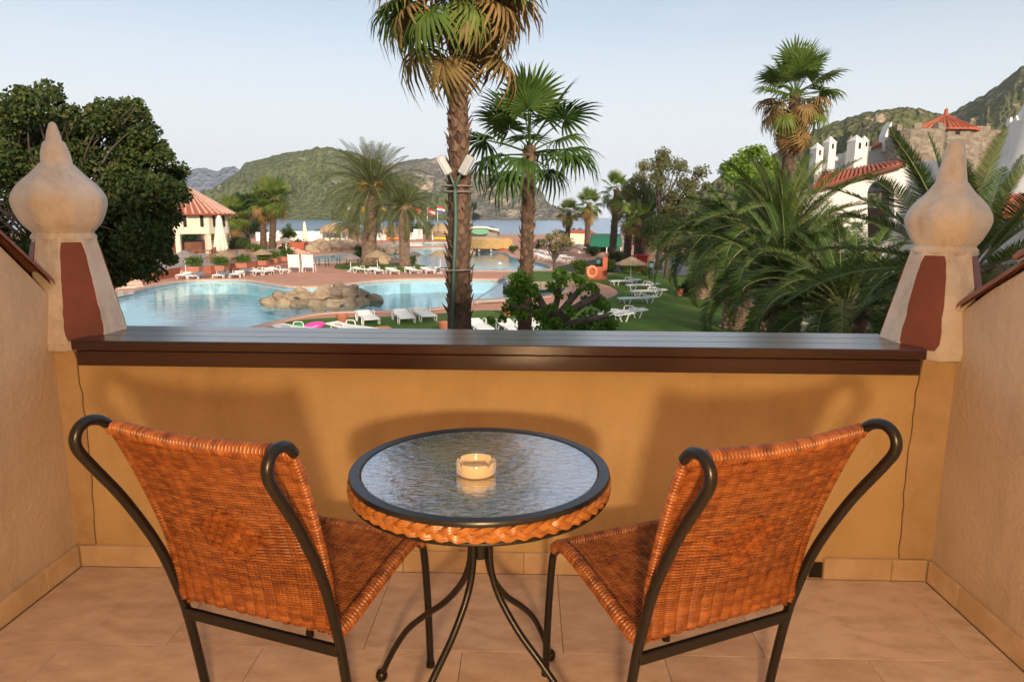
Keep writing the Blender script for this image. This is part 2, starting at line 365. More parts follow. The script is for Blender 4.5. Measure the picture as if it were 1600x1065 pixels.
# pinnacles: octagonal tapered shaft with painted panels, onion bulb and spike
def pinnacle(cx, label, zb, bulb, tip, broken):
    t = empty('finial', (cx, 2.50, .80), label=label, cat='finial', group='plaster finials at the balcony corners')
    c = (cx, 2.50, 0); a0 = rad(22.5)
    zt = zb; r0, r1, z0 = .178, .102, .86
    R = lambda z: (r0+(r1-r0)*(z-z0)/(zt-z0)) if z > z0 else r0
    wob = lambda a, z: 1+.008*math.sin(3*a+z*11)+.006*math.sin(5*a-z*17)
    sh = MB(); sh.lathe([(.10, .80), (r0*.99, .832), (R(z0), z0)]+[(R(z0+(zt-z0)*k/6), z0+(zt-z0)*k/6) for k in range(1, 7)]+[(r1*1.0, zt+.006)], n=8, c=c, a0=a0)
    sh.build('shaft', M_PIN, t, smooth=False, world=True)
    prof = [(r1*.98, zt)]
    rb, zm, rc, zc = bulb
    for (q, f) in ((0, .94), (.10, .93), (.2, .97)): prof.append((r1*f*1.03, zt+.035*q*2))
    for k in range(1, 13):
        u = k/12; ang = -1.0+u*2.35; prof.append((rb*max(.3, math.cos(ang)**.8 if math.cos(ang) > 0 else .3), zm+math.sin(ang)*(zc-zm)*.95)) if False else None
    P = curve([(r1*.93, 0, zt+.02), (rb*.86, 0, zm-(zm-zt)*.52), (rb, 0, zm), (rb*.86, 0, zm+(zc-zm)*.42), (rb*.55, 0, zm+(zc-zm)*.82), (rc, 0, zc+.012)], 6)
    prof = [(r1*1.0, zt-.002), (r1*1.02, zt+.006)]+[(p.x, p.z) for p in P]
    MB().lathe(prof, n=48, c=c, rfun=lambda a, z: (1+.008*math.sin(2*a+1+z*6)+.008*math.sin(5*a+z*20))*(.955/math.cos((a % (math.pi/4)-math.pi/8)*.99))).build('bulb', M_PIN, t, world=True, angle=60)
    if broken: sp = [(rc, zc+.006), (rc*.83, zc+.05), (rc*.68, zc+.085), (rc*.50, zc+.093), (rc*.40, zc+.12), (rc*.20, tip-.006), (rc*.04, tip)]
    else: sp = [(rc, zc+.006), (rc*.86, zc+.05), (rc*.68, zc+.11), (rc*.56, tip-.03), (rc*.50, tip-.012), (rc*.36, tip-.003), (rc*.08, tip)]
    MB().lathe(sp, n=20, c=c, rfun=lambda a, z: 1+.03*math.sin(3*a+z*30)+(.05*math.sin(2*a+z*70) if broken else 0)).build('spike', M_PIN, t, world=True, angle=50)
    # painted panels lie 3 mm proud on every second facet, corners rounded
    za, zz = .865, zt-.012
    for k in range(8):
        ang = math.pi/4*k
        if k % 2 == 0: continue
        nrm = Vector((math.cos(ang), math.sin(ang), 0)); tan = Vector((-math.sin(ang), math.cos(ang), 0)); vs = []; m_ = 14
        for i in range(m_+1):
            z = za+(zz-za)*i/m_; hw = R(z)*math.tan(a0)*.90; e = min(i, m_-i)
            hw *= (.80, .95, 1.0)[min(e, 2)]; hw += random.uniform(-.0028, .0022)
            ap = R(z)*math.cos(a0)+.003
            for sgn in (-1, 1): vs.append(Vector((cx, 2.50, z))+nrm*ap+tan*hw*sgn)
        vs2 = vs+[p-nrm*.006 for p in vs]; o = len(vs); fs = []
        for i in range(m_):
            a = 2*i; fs += [(a, a+1, a+3, a+2), (a+o, a+2+o, a+3+o, a+1+o), (a, a+2, a+2+o, a+o), (a+1, a+1+o, a+3+o, a+3)]
        fs += [(0, o, o+1, 1), (2*m_, 2*m_+1, 2*m_+1+o, 2*m_+o)]
        MB().add(vs2, fs).build('painted_panel', M_RED, t, smooth=False, world=True)
    return t
pinnacle(-1.70, 'cream and red finial with a chipped pointed tip, standing before the leafy tree', 1.222, (.150, 1.355, .053, 1.475), 1.633, True)
pinnacle(1.492, 'cream and red finial with a smooth rounded tip, standing before the date palms', 1.20, (.134, 1.31, .050, 1.428), 1.590, False)

# hotel behind the camera: wall with a doorway, ceiling slab over the balcony
M_HOTEL = mat('hotel_plaster', (.72, .60, .44), (.66, .53, .38), scale=2, rough=.9)
ht = empty('hotel_building', (0, -1.2, GZ), label='cream plastered hotel front with the balcony doorway', cat='building')
hw_ = MB()
for a, b, z0, z1 in ((-48, -1.05, GZ, 6.2), (1.05, 48, GZ, 4.6), (-1.05, 1.05, 2.2, 4.6), (-1.05, 1.05, GZ, -.01)): hw_.box(((a+b)/2, -.85, (z0+z1)/2), (b-a, .3, z1-z0))  # unseen wall; its length and stepped height chosen to shade tree, pool and palms
hw_.build('wall', M_HOTEL, ht, smooth=False, world=True)
rm = MB(); rm.box((0, -4.6, 1.25), (3.6, .1, 2.7)); rm.box((-1.85, -2.8, 1.25), (.1, 3.5, 2.7)); rm.box((1.85, -2.8, 1.25), (.1, 3.5, 2.7)); rm.box((0, -2.8, 2.65), (3.6, 3.5, .1)); rm.box((0, -2.8, -.06), (3.6, 3.5, .1))
rm.build('room_shell', M_HOTEL, ht, smooth=False, world=True)
cs = MB(); cs.box((0, .1, 2.75), (5.0, 1.58, .2)); cs.build('ceiling_slab', M_HOTEL, ht, smooth=False, world=True)

# ------------------------------------------------------------------ balcony furniture
M_TUBE = mat('black_metal', (.006, .006, .007), rough=.34, metal=.0, spec=.6)
M_RING = mat('dark_rim', (.012, .014, .02), rough=.30, spec=.6)
def wickermat(name, c1, c2, c3, rough=.42):
    m, nt, b = nodes_of(name); N, L = nt.nodes, nt.links
    ge = N.new('ShaderNodeNewGeometry'); tc = N.new('ShaderNodeTexCoord'); ns = N.new('ShaderNodeTexNoise'); ns.inputs['Scale'].default_value = 26; ns.inputs['Detail'].default_value = 3
    mp = N.new('ShaderNodeMapping'); mp.inputs['Scale'].default_value = (1, 1, 2.5); L.new(tc.outputs['Object'], mp.inputs[0]); L.new(mp.outputs[0], ns.inputs['Vector'])
    ad = N.new('ShaderNodeMath'); ad.operation = 'MULTIPLY_ADD'; ad.inputs[1].default_value = .5; L.new(ge.outputs['Random Per Island'], ad.inputs[0])
    mr = N.new('ShaderNodeMapRange'); mr.inputs[1].default_value = .3; mr.inputs[2].default_value = .7; mr.inputs[4].default_value = .6; L.new(ns.outputs[0], mr.inputs[0]); L.new(mr.outputs[0], ad.inputs[2])
    cr = N.new('ShaderNodeValToRGB'); e = cr.color_ramp.elements; e[0].color = (*c1, 1); e[1].color = (*c3, 1); q = e.new(.5); q.color = (*c2, 1)
    L.new(ad.outputs[0], cr.inputs[0]); L.new(cr.outputs[0], b.inputs['Base Color']); b.inputs['Roughness'].default_value = rough; b.inputs['Coat Weight'].default_value = .2; b.inputs['Coat Roughness'].default_value = .25
    MAT[name] = m; return m
M_WICK = wickermat('wicker', (.10, .026, .007), (.28, .082, .018), (.46, .165, .040))
M_BRAID = wickermat('braid_rattan', (.24, .080, .018), (.40, .155, .036), (.52, .23, .06), .38)

def weave(S, Nrm, nu, rows, amp, r, v0=0.0, v1=1.0, motif=None):
    """wefts snake in front of and behind the warps of a curved sheet S(u,v)"""
    mb = MB(); k = 4
    for i in range(rows):
        v = v0+(v1-v0)*(i+.5)/rows; pts = []; ph = (i % 2)*math.pi; sg = nu*k; jit = random.uniform(-.0004, .0004)
        for j in range(sg+1):
            u = j/sg; a = math.sin(math.pi*nu*u+ph+math.pi/2)*amp
            if motif:
                m_ = motif(u, v)
                a = a*(1-m_)
            p = S(u, v)+Nrm(u, v)*(a+jit); pts.append(p)
        mb.tube(pts, r*random.uniform(.92, 1.06), 4, cap=False, flat=1.25)
    return mb
def warps(S, Nrm, nu, r, v0=0.0, v1=1.0, m_=26):
    mb = MB()
    for i in range(nu+1):
        u = min(max(i/nu, .012), .988)
        for d in (-.25, .25):
            uu = min(max(u+d/nu*.55, .008), .992); mb.tube([S(uu, v0+(v1-v0)*j/m_) for j in range(m_+1)], r, 4, cap=False)
    return mb
def wrapped(pts, r, pitch, n=8):
    """a bar bound with round strands: ribbed tube"""
    P = curve(pts, 10); L = [0]
    for a, b in zip(P, P[1:]): L.append(L[-1]+(b-a).length)
    tot = L[-1]; cnt = max(3, int(tot/pitch)); out = []; rr = []
    for i in range(cnt*4+1):
        s = tot*i/(cnt*4); j = 0
        while j < len(L)-2 and L[j+1] < s: j += 1
        t = (s-L[j])/max(1e-9, L[j+1]-L[j]); out.append(P[j].lerp(P[j+1], t)); rr.append(r*(1-.26*(1-abs(math.sin(math.pi*i/4)))))
    return MB().tube(out, rr, n)

def make_chair(label):
    t = empty('wicker_chair', (0, 0, 0), label=label, cat='chair', group='wicker chairs at the balcony table')
    W = .212; WT = .236; rt = .0115
    for s in (-1, 1):
        # rear leg running up into the curled side tube of the back
        rear = curve([(s*.218, -.395, rt), (s*.220, -.412, .16), (s*.221, -.440, .33), (s*.222, -.462, .42), (s*.226, -.505, .55), (s*.232, -.575, .69), (s*.237, -.645, .80), (s*.238, -.668, .842), (s*.238, -.664, .872), (s*.238, -.640, .888), (s*.237, -.610, .882), (s*.234, -.588, .862)], 6)
        MB().tube(rear, rt, 12).build('back_leg', M_TUBE, t)
        front = curve([(s*.212, .012, rt), (s*.210, .006, .20), (s*.206, -.004, .355), (s*.203, -.016, .395), (s*.200, -.045, .42)], 6)
        MB().tube(front, rt*.92, 12).build('front_leg', M_TUBE, t)
        MB().tube([(s*.212, .012, .0), (s*.212, .012, .014)], rt*1.1, 12).build('foot_cap', M_TUBE, t); MB().tube([(s*.218, -.395, .0), (s*.218, -.395, .014)], rt*1.1, 12).build('foot_cap', M_TUBE, t)
        wrapped([(s*.203, -.012, .402), (s*.200, -.05, .428), (s*.203, -.15, .425), (s*.208, -.28, .408), (s*.213, -.40, .392), (s*.214, -.452, .392)], .0185, .011).build('seat_rail', M_WICK, t)
        wrapped([(s*.214, -.452, .392), (s*.214, -.462, .45), (s*.216, -.476, .55), (s*.220, -.508, .66), (s*.226, -.548, .77), (s*.229, -.582, .852)], .0115, .0085).build('back_rail', M_WICK, t)
    wrapped([(-.234, -.588, .862), (-.1, -.600, .858), (0, -.604, .856), (.1, -.600, .858), (.234, -.588, .862)], .0175, .0085).build('top_rail', M_WICK, t)
    MB().bbox((0, -.452, .352), (.44, .016, .027), .003).build('crossbar', M_TUBE, t, smooth=False)
    wrapped([(-.2, -.035, .425), (0, -.030, .423), (.2, -.035, .425)], .0150, .0085).build('front_rail', M_WICK, t)
    bc = curve([(0, -.594, .852), (0, -.552, .765), (0, -.512, .665), (0, -.480, .55), (0, -.466, .46), (0, -.463, .402)], 8)
    def at(c, v): q = min(max(v, 0), 1)*(len(c)-1); i = min(int(q), len(c)-2); return c[i].lerp(c[i+1], q-i)
    def SB(u, v):
        p = at(bc, v); hw = .226-.014*v; x = (u-.5)*2; return Vector((x*hw, p.y-.020*(1-x*x)*math.sin(math.pi*min(v*.8+.1, 1)), p.z))
    def NB(u, v): return Vector((0, -1, .25)).normalized()
    # raised diamond of long floats in the middle of the back
    def motif(u, v): return 1.0 if abs(u-.5)/.24+abs(v-.47)/.12 < 1 else 0.0
    weave(SB, NB, 14, 140, .0052, .00165, .02, .985, motif).build('woven_back', M_WICK, t)
    warps(SB, NB, 14, .0030).build('back_stake', M_WICK, t)['kind'] = 'stuff'
    fm = MB()
    for i in range(-4, 5):
        for j in range(-3, 4):
            u = .5+i*.052+(.026 if j % 2 else 0); v = .47+j*.030
            if abs(u-.5)/.24+abs(v-.47)/.12 < .98:
                for q in range(5):
                    vv = v+(q-2)*.0052; fm.tube([SB(u+(k/6-.5)*.064, vv)+NB(u, vv)*(.0015+.0062*math.sin(math.pi*k/6)) for k in range(7)], .0025, 4)
    fm.build('diamond_motif', M_WICK, t)
    sc = curve([(0, -.455, .392), (0, -.38, .383), (0, -.26, .393), (0, -.14, .410), (0, -.035, .424)], 8)
    def SS(u, v): p = at(sc, v); x = (u-.5)*2; return Vector((x*(.208-.006*v), p.y, p.z-.014*(1-x*x)*math.sin(math.pi*v)))
    def NS(u, v): return Vector((0, -.06, 1)).normalized()
    weave(SS, NS, 13, 108, .0050, .0017, .01, .99).build('woven_seat', M_WICK, t)
    warps(SS, NS, 13, .0030).build('seat_stake', M_WICK, t)['kind'] = 'stuff'
    for o in t.children:
        if o.name.startswith(('woven_', 'diamond_')): o['kind'] = 'stuff'
    return t
ch1 = make_chair('wicker chair with black tube frame beside the leafy tree end of the balcony')
ch2 = copy_tree(ch1); ch2['label'] = 'wicker chair with black tube frame beside the date palm end of the balcony'
ch1.location = (-.477, 1.870, .001); ch1.rotation_euler = (0, 0, -.324)
ch2.location = (.265, 1.866, .001); ch2.rotation_euler = (0, 0, .435)

TC = Vector((-.107, 1.56, 0))
tb = empty('garden_table', TC, label='round glass topped table with braided rattan edge on black legs', cat='table')
TZ = .72; RO = .309
def disc(r, z0, z1, n=96, b=.002): return MB().lathe([(r-b, z0), (r, z0+b), (r, z1-b), (r-b, z1)], n)
rg = MB(); prof = [(RO-.026, TZ-.010), (RO-.026, TZ-.001), (RO-.024, TZ+.001), (RO-.002, TZ+.001), (RO, TZ-.002), (RO, TZ-.010)]
n = 96; vs = []; fs = []
for r, z in prof:
    for k in range(n): a = 2*math.pi*k/n; vs.append((r*math.cos(a), r*math.sin(a), z))
for i in range(len(prof)):
    j = (i+1) % len(prof)
    for k in range(n): fs.append((i*n+k, j*n+k, j*n+(k+1) % n, i*n+(k+1) % n)[::-1])
rg.add(vs, fs).build('top_rim', M_RING, tb)
MB().tube([((RO-.003)*math.cos(2*math.pi*k/72), (RO-.003)*math.sin(2*math.pi*k/72), TZ-.047) for k in range(72)], .0042, 6, closed=True).build('lower_ring', M_TUBE, tb)
mband = MB(); mband.lathe([(RO-.014, TZ-.046), (RO-.014, TZ-.011)], 72, cap=False); mband.build('rim_band', M_TUBE, tb)
br = MB(); NP = 19
for s in range(3):
    for fibre in range(3):
        pts = []; m_ = NP*20
        for i in range(m_):
            a = 2*math.pi*i/m_; q = NP*a+s*2*math.pi/3
            z = TZ-.0275+.0098*math.sin(q)+(fibre-1)*.0050; r = RO-.0045+.0040*math.sin(2*q)+.0012*(1-abs(fibre-1))
            pts.append((r*math.cos(a), r*math.sin(a), z))
        br.tube(pts, .0042, 6, closed=True)
o = br.build('rattan_braid', M_BRAID, tb)
kn = MB(); ka = rad(238)
for q in range(4):
    a = ka+(q-1.5)*.013; kn.tube([((RO-.012+.020*math.sin(math.pi*k/8))*math.cos(a+.02*(k/8-.5)), (RO-.012+.020*math.sin(math.pi*k/8))*math.sin(a+.02*(k/8-.5)), TZ-.010-.036*k/8) for k in range(9)], .004, 6)
kn.build('braid_binding', M_BRAID, tb)
gm, nt, b = nodes_of('rippled_glass'); N, L = nt.nodes, nt.links
b.inputs['Base Color'].default_value = (.90, .95, .97, 1); b.inputs['Transmission Weight'].default_value = 1.0; b.inputs['Roughness'].default_value = .04; b.inputs['IOR'].default_value = 1.70; b.inputs['Coat Weight'].default_value = 1.0; b.inputs['Coat IOR'].default_value = 1.8; b.inputs['Coat Roughness'].default_value = .05
tc = N.new('ShaderNodeTexCoord'); mp = N.new('ShaderNodeMapping'); mp.inputs['Scale'].default_value = (34, 85, 1); n1 = N.new('ShaderNodeTexNoise'); n1.inputs['Scale'].default_value = 1; n1.inputs['Detail'].default_value = 2.5
L.new(tc.outputs['Object'], mp.inputs[0]); L.new(mp.outputs[0], n1.inputs['Vector']); bpn = add_bump(nt, b, n1.outputs[0], .34, .006); gg = N.new('ShaderNodeBsdfGlossy'); gg.inputs['Roughness'].default_value = .10; gg.inputs[0].default_value = (.95, .97, 1, 1); L.new(bpn.outputs[0], gg.inputs['Normal']); mg = N.new('ShaderNodeMixShader'); mg.inputs[0].default_value = .36; L.new(b.outputs[0], mg.inputs[1]); L.new(gg.outputs[0], mg.inputs[2]); L.new(mg.outputs[0], N['Material Output'].inputs[0]); MAT['glass'] = gm
disc(RO-.0275, TZ-.0075, TZ-.0015).build('glass_top', gm, tb)
for k in range(4):
    a = rad(57.5+90*k); ca, sa = math.cos(a), math.sin(a)
    leg = curve([(.270, TZ-.030), (.19, TZ-.034), (.10, TZ-.060), (.05, TZ-.10), (.031, TZ-.15), (.029, .50), (.036, .45), (.060, .395), (.115, .325), (.185, .262), (.250, .195), (.300, .118), (.338, .045), (.350, .022)] if False else [(.270, 0, TZ-.030), (.19, 0, TZ-.034), (.10, 0, TZ-.060), (.05, 0, TZ-.10), (.031, 0, TZ-.15), (.029, 0, .50), (.036, 0, .45), (.060, 0, .395), (.115, 0, .325), (.185, 0, .262), (.250, 0, .195), (.300, 0, .118), (.338, 0, .045), (.350, 0, .022)], 5)
    lg = MB().tube([(p.x*ca, p.x*sa, p.z) for p in leg], .0085, 10).build('table_leg', M_TUBE, tb)
    MB().lathe([(.004, 0), (.013, .003), (.0175, .013), (.0165, .022), (.010, .031), (.003, .034)], 14, c=(.352*ca, .352*sa, 0)).build('ball_foot', M_TUBE, lg)
    MB().tube([(.262*ca, .262*sa, TZ-.03), (.296*ca, .296*sa, TZ-.034)], .0075, 8).build('leg_bracket', M_TUBE, lg)
MB().lathe([(.020, .488), (.0235, .492), (.0235, .560), (.020, .564)], 16).build('leg_collar', M_TUBE, tb)

M_CER = mat('cream_ceramic', (.82, .70, .50), (.80, .67, .47), rough=.12, spec=.6, coat=.4)
prof = [(.036, 0), (.0435, .001), (.0465, .004), (.0468, .028), (.0455, .0315), (.0435, .0315), (.0425, .029), (.0425, .010), (.039, .0065), (.002, .006)]
vs = []; fs = []; n = 72
for i, (r, z) in enumerate(prof):
    for k in range(n):
        a = 2*math.pi*k/n; zz = z
        dmin = min(abs((math.degrees(a)-q+180) % 360-180) for q in (35, 155, 222, 275+40))
        if z > .026 and dmin < 8: zz = z-.0065*(1-(dmin/8)**4)
        vs.append((r*math.cos(a), r*math.sin(a), zz))
for i in range(len(prof)-1):
    for k in range(n): fs.append((i*n+k, i*n+(k+1) % n, (i+1)*n+(k+1) % n, (i+1)*n+k))
fs += [tuple(range(n))[::-1], tuple((len(prof)-1)*n+k for k in range(n))]
ash = MB().add(vs, fs).build('ashtray', M_CER, angle=50); ash.location = PZ(744, 738, TZ-.001); ash.location.z = TZ-.0012
tag(ash, 'round cream ceramic ashtray standing on the glass table top', 'ashtray')

# lamp of the balcony, standing in the doorway behind the viewer
lp = empty('standing_lamp', (.06, -.30, 0), label='slim black standing lamp with a round bulb by the balcony doorway', cat='lamp')
MB().lathe([(.13, 0), (.13, .012), (.02, .024), (.011, .05), (.011, 1.02), (.016, 1.04)], 24).build('lamp_stand', M_TUBE, lp)
MB().lathe([(.016, 1.02), (.036, 1.03), (.040, 1.045), (.034, 1.052), (.01, 1.050)], 28).build('bulb_socket', M_TUBE, lp)
bm_, nt, b = nodes_of('lit_bulb'); b.inputs['Emission Color'].default_value = (1, .62, .30, 1); b.inputs['Emission Strength'].default_value = 860; MAT['lit_bulb'] = bm_
LAMP_Z = 1.13
bs = MB().lathe([(.006, -.060), (.029, -.055), (.049, -.038), (.060, 0), (.049, .036), (.029, .053), (.006, .060)], 20, c=(0, 0, LAMP_Z)); bs.build('light_bulb', bm_, lp)

# ------------------------------------------------------------------ ground, pools, sea, hills
from mathutils import noise as mnoise
M_DECK = mat('pink_paving', (.56, .275, .175), (.47, .22, .14), scale=.6, rough=.8, bump=.2, bscale=6, dist=.01)
M_TERR = mat('grey_paving', (.38, .31, .28), (.31, .25, .225), scale=.8, rough=.85)
M_LAWN = mat('lawn_grass', (.056, .140, .020), (.125, .165, .036), scale=.35, rough=.95, bump=.9, bscale=9, dist=.08, detail=9, lo=.3, hi=.7, spec=.15)
M_COPING = mat('pool_coping', (.55, .34, .25), (.48, .28, .20), scale=2, rough=.75)
M_TILE = mat('pool_tile', (.36, .66, .76), (.28, .58, .70), scale=.5, rough=.5)
def watermat(name, tint, scale, bump, dist, rough=.02):
    m, nt, b = nodes_of(name); N, L = nt.nodes, nt.links; N.remove(b)
    tc = N.new('ShaderNodeTexCoord'); mp = N.new('ShaderNodeMapping'); mp.inputs['Scale'].default_value = scale; L.new(tc.outputs['Object'], mp.inputs[0])
    n1 = N.new('ShaderNodeTexNoise'); n1.inputs['Scale'].default_value = 1; n1.inputs['Detail'].default_value = 3; n1.inputs['Distortion'].default_value = .6; L.new(mp.outputs[0], n1.inputs['Vector'])
    bp = N.new('ShaderNodeBump'); bp.inputs['Strength'].default_value = bump; bp.inputs['Distance'].default_value = dist; L.new(n1.outputs[0], bp.inputs['Height'])
    gl = N.new('ShaderNodeBsdfGlossy'); gl.inputs['Roughness'].default_value = rough; L.new(bp.outputs[0], gl.inputs['Normal'])
    tr = N.new('ShaderNodeBsdfTransparent'); tr.inputs[0].default_value = (*tint, 1)
    fr = N.new('ShaderNodeFresnel'); fr.inputs['IOR'].default_value = 1.33; L.new(bp.outputs[0], fr.inputs['Normal']); ge = N.new('ShaderNodeNewGeometry'); iv = N.new('ShaderNodeMath'); iv.operation = 'SUBTRACT'; iv.inputs[0].default_value = 1.0; L.new(ge.outputs['Backfacing'], iv.inputs[1]); ml = N.new('ShaderNodeMath'); ml.operation = 'MULTIPLY'; L.new(fr.outputs[0], ml.inputs[0]); L.new(iv.outputs[0], ml.inputs[1])
    ms = N.new('ShaderNodeMixShader'); L.new(ml.outputs[0], ms.inputs[0]); L.new(tr.outputs[0], ms.inputs[1]); L.new(gl.outputs[0], ms.inputs[2])
    L.new(ms.outputs[0], N['Material Output'].inputs[0]); MAT[name] = m; return m
M_WATER = watermat('pool_water', (.86, .97, .99), (.8, 2.4, 1), .22, .05)
def px_loop(pts, k=4): return smooth_loop([G(x, y) for x, y in pts], k)
POOL1 = px_loop([(120, 468), (195, 458), (240, 447), (290, 439), (340, 437), (385, 438), (425, 444), (460, 448.5), (505, 448), (550, 443), (600, 438), (660, 436), (720, 436), (790, 437.5), (850, 440), (880, 446), (883, 454), (862, 462), (830, 467), (790, 470.5), (745, 473), (700, 480), (640, 486.5), (560, 487.5), (500, 490.5), (450, 499), (400, 511), (350, 523), (280, 542), (160, 556), (60, 540), (60, 490)])
POOL2 = px_loop([(470, 408), (500, 399), (545, 396), (600, 394.5), (642, 389), (690, 387), (740, 390), (788, 395), (800, 402), (835, 409), (860, 417), (850, 422.5), (800, 424), (740, 424), (690, 424), (664, 421), (652, 412), (635, 405), (600, 403.5), (560, 402.5), (540, 407), (510, 411)], 3)
POOL3 = px_loop([(600, 381.5), (640, 379), (700, 379), (712, 381.5), (700, 384.5), (640, 385), (606, 385)], 3)
GROUND = [(-260, 2.6), (320, 2.6), (900, 520), (900, 1500), (150, 900), (75, 175), (-20, 172), (-120, 170), (-260, 160)]
gm_ = MB().poly(GROUND, GZ, None, [POOL1, POOL2, POOL3]); ground = struct('ground', gm_, M_DECK, smooth=False)
for nm, L_ in (('pool', POOL1), ('pool', POOL2), ('pool', POOL3)):
    bm_ = MB(); n = len(L_); vs = []
    for p in L_: vs += [(p.x, p.y, GZ), (p.x, p.y, GZ-.95)]
    bm_.add(vs, [(2*i, 2*((i+1) % n), 2*((i+1) % n)+1, 2*i+1) for i in range(n)]); bm_.poly(L_, GZ-.95)
    pl = struct(nm, bm_, M_TILE, smooth=False)
    wt = MB().poly(L_, GZ-.10).build('water', M_WATER, pl, smooth=False)
    # rounded coping stones along the rim
    cm = MB(); area = sum(L_[i].x*L_[(i+1) % n].y-L_[(i+1) % n].x*L_[i].y for i in range(n)); sgn = 1 if area > 0 else -1; ring = []
    for i in range(n):
        t = (L_[(i+1) % n]-L_[i-1]).normalized(); ring.append(Vector((t.y, -t.x, 0))*sgn)
    vs = []
    for p, nr in zip(L_, ring):
        for d, z in ((-.07, -.06), (-.07, .05), (.0, .075), (.38, .075), (.42, .02)): q = p+nr*d; vs.append((q.x, q.y, GZ+z))
    fs = []
    for i in range(n):
        a, b = 5*i, 5*((i+1) % n)
        for k in range(4): fs.append((a+k, b+k, b+k+1, a+k+1) if sgn > 0 else (a+k, a+k+1, b+k+1, b+k))
    cm.add(vs, fs).build('pool_rim', M_COPING, pl, smooth=False)
LAWN = smooth_loop([G(x, y) for x, y in [(330, 545), (395, 522), (440, 507), (480, 500.5), (530, 497.5), (600, 496.5), (650, 495), (700, 490), (760, 486), (810, 487), (860, 484), (905, 478), (945, 469), (966, 459), (957, 449), (932, 441), (908, 437), (935, 430), (1000, 427), (1045, 428), (1100, 440), (1150, 466), (1195, 500), (1235, 560), (1255, 700), (1180, 900), (500, 900), (250, 700)]], 3)
struct('lawn', MB().poly(LAWN, GZ+.0, GZ+.05), M_LAWN, smooth=False)
LAWN3 = px_loop([(522, 418.5), (545, 412.5), (600, 412), (650, 415), (670, 420), (640, 424), (590, 424.5), (555, 423)], 3)
struct('lawn', MB().poly(LAWN3, GZ, GZ+.12), M_LAWN, smooth=False)
LAWN4 = px_loop([(1045, 427), (1000, 425.5), (960, 427), (890, 424), (880, 415), (1000, 398), (1200, 398), (1500, 410), (1900, 520), (1700, 900), (1270, 900), (1262, 600), (1240, 550), (1200, 495), (1155, 460), (1104, 437)], 3)
struct('garden_bed', MB().poly(LAWN4, GZ, GZ+.03), mat('garden_soil', (.085, .062, .040), (.055, .075, .028), scale=.5, rough=.95, bump=.6, bscale=5, dist=.05), smooth=False)
PATH = [G(1012, 436), G(1050, 436), G(1095, 425), G(1040, 405), G(1022, 405)]
struct('path', MB().poly(PATH, GZ+.034), M_TERR, smooth=False)
# raised terrace on the left
TER = [G(x, y) for x, y in [(40, 470), (200, 446), (283, 431), (330, 428.5), (400, 419.5), (452, 409.5), (440, 398), (250, 398), (40, 398)]]
tr = MB().poly(TER, GZ, GZ+.62); struct('terrace', tr, mat('terracotta_wall', (.36, .115, .062), (.30, .09, .05), scale=1.5, rough=.8), smooth=False)
struct('terrace_paving', MB().poly(TER, GZ+.626), M_TERR, smooth=False)
# curved striped entry steps at the pool's end
stp = empty('pool_steps', G(185, 452), label='curved pale and terracotta striped steps at the end of the near pool', cat='steps')
cst = G(232, 453)
M_STRIPE = mat('pale_step', (.66, .50, .42), (.60, .44, .36), scale=3, rough=.7)
for k in range(5):
    pts = [cst+Vector((math.cos(a)*(2.0+.55*(k+1)), math.sin(a)*(1.5+.5*(k+1)), 0)) for a in [rad(120+150*i/14) for i in range(15)]]
    inn = [cst+Vector((math.cos(a)*(2.0+.55*k), math.sin(a)*(1.5+.5*k), 0)) for a in [rad(120+150*i/14) for i in range(15)]]
    MB().poly(pts+inn[::-1], GZ-.05, GZ+.10+.05*k).build('step', M_STRIPE if k % 2 == 0 else M_COPING, stp, smooth=False, world=True)

# sea
sm, nt, b = nodes_of('sea_water'); N, L = nt.nodes, nt.links
b.inputs['Base Color'].default_value = (.14, .26, .41, 1); b.inputs['Roughness'].default_value = .22; b.inputs['IOR'].default_value = 1.33
tc = N.new('ShaderNodeTexCoord'); mp = N.new('ShaderNodeMapping'); mp.inputs['Scale'].default_value = (.012, .05, 1); n1 = N.new('ShaderNodeTexNoise'); n1.inputs['Scale'].default_value = 1; n1.inputs['Detail'].default_value = 8
L.new(tc.outputs['Object'], mp.inputs[0]); L.new(mp.outputs[0], n1.inputs['Vector']); add_bump(nt, b, n1.outputs[0], .5, 2.0)
SEAZ = -4.6
struct('sea', MB().poly([(-14000, 120), (14000, 120), (14000, 26000), (-14000, 26000)], SEAZ), sm, smooth=False)
bp_ = [(-260, 150), (-120, 160), (-20, 163), (80, 166), (150, 900), (120, 900), (75, 186), (-20, 181), (-120, 178), (-260, 170)]
bv = []
struct('beach', MB().poly(bp_, SEAZ-.5, GZ-.05), mat('beach_sand', (.45, .36, .26), (.38, .30, .21), scale=.3, rough=.95), smooth=False)

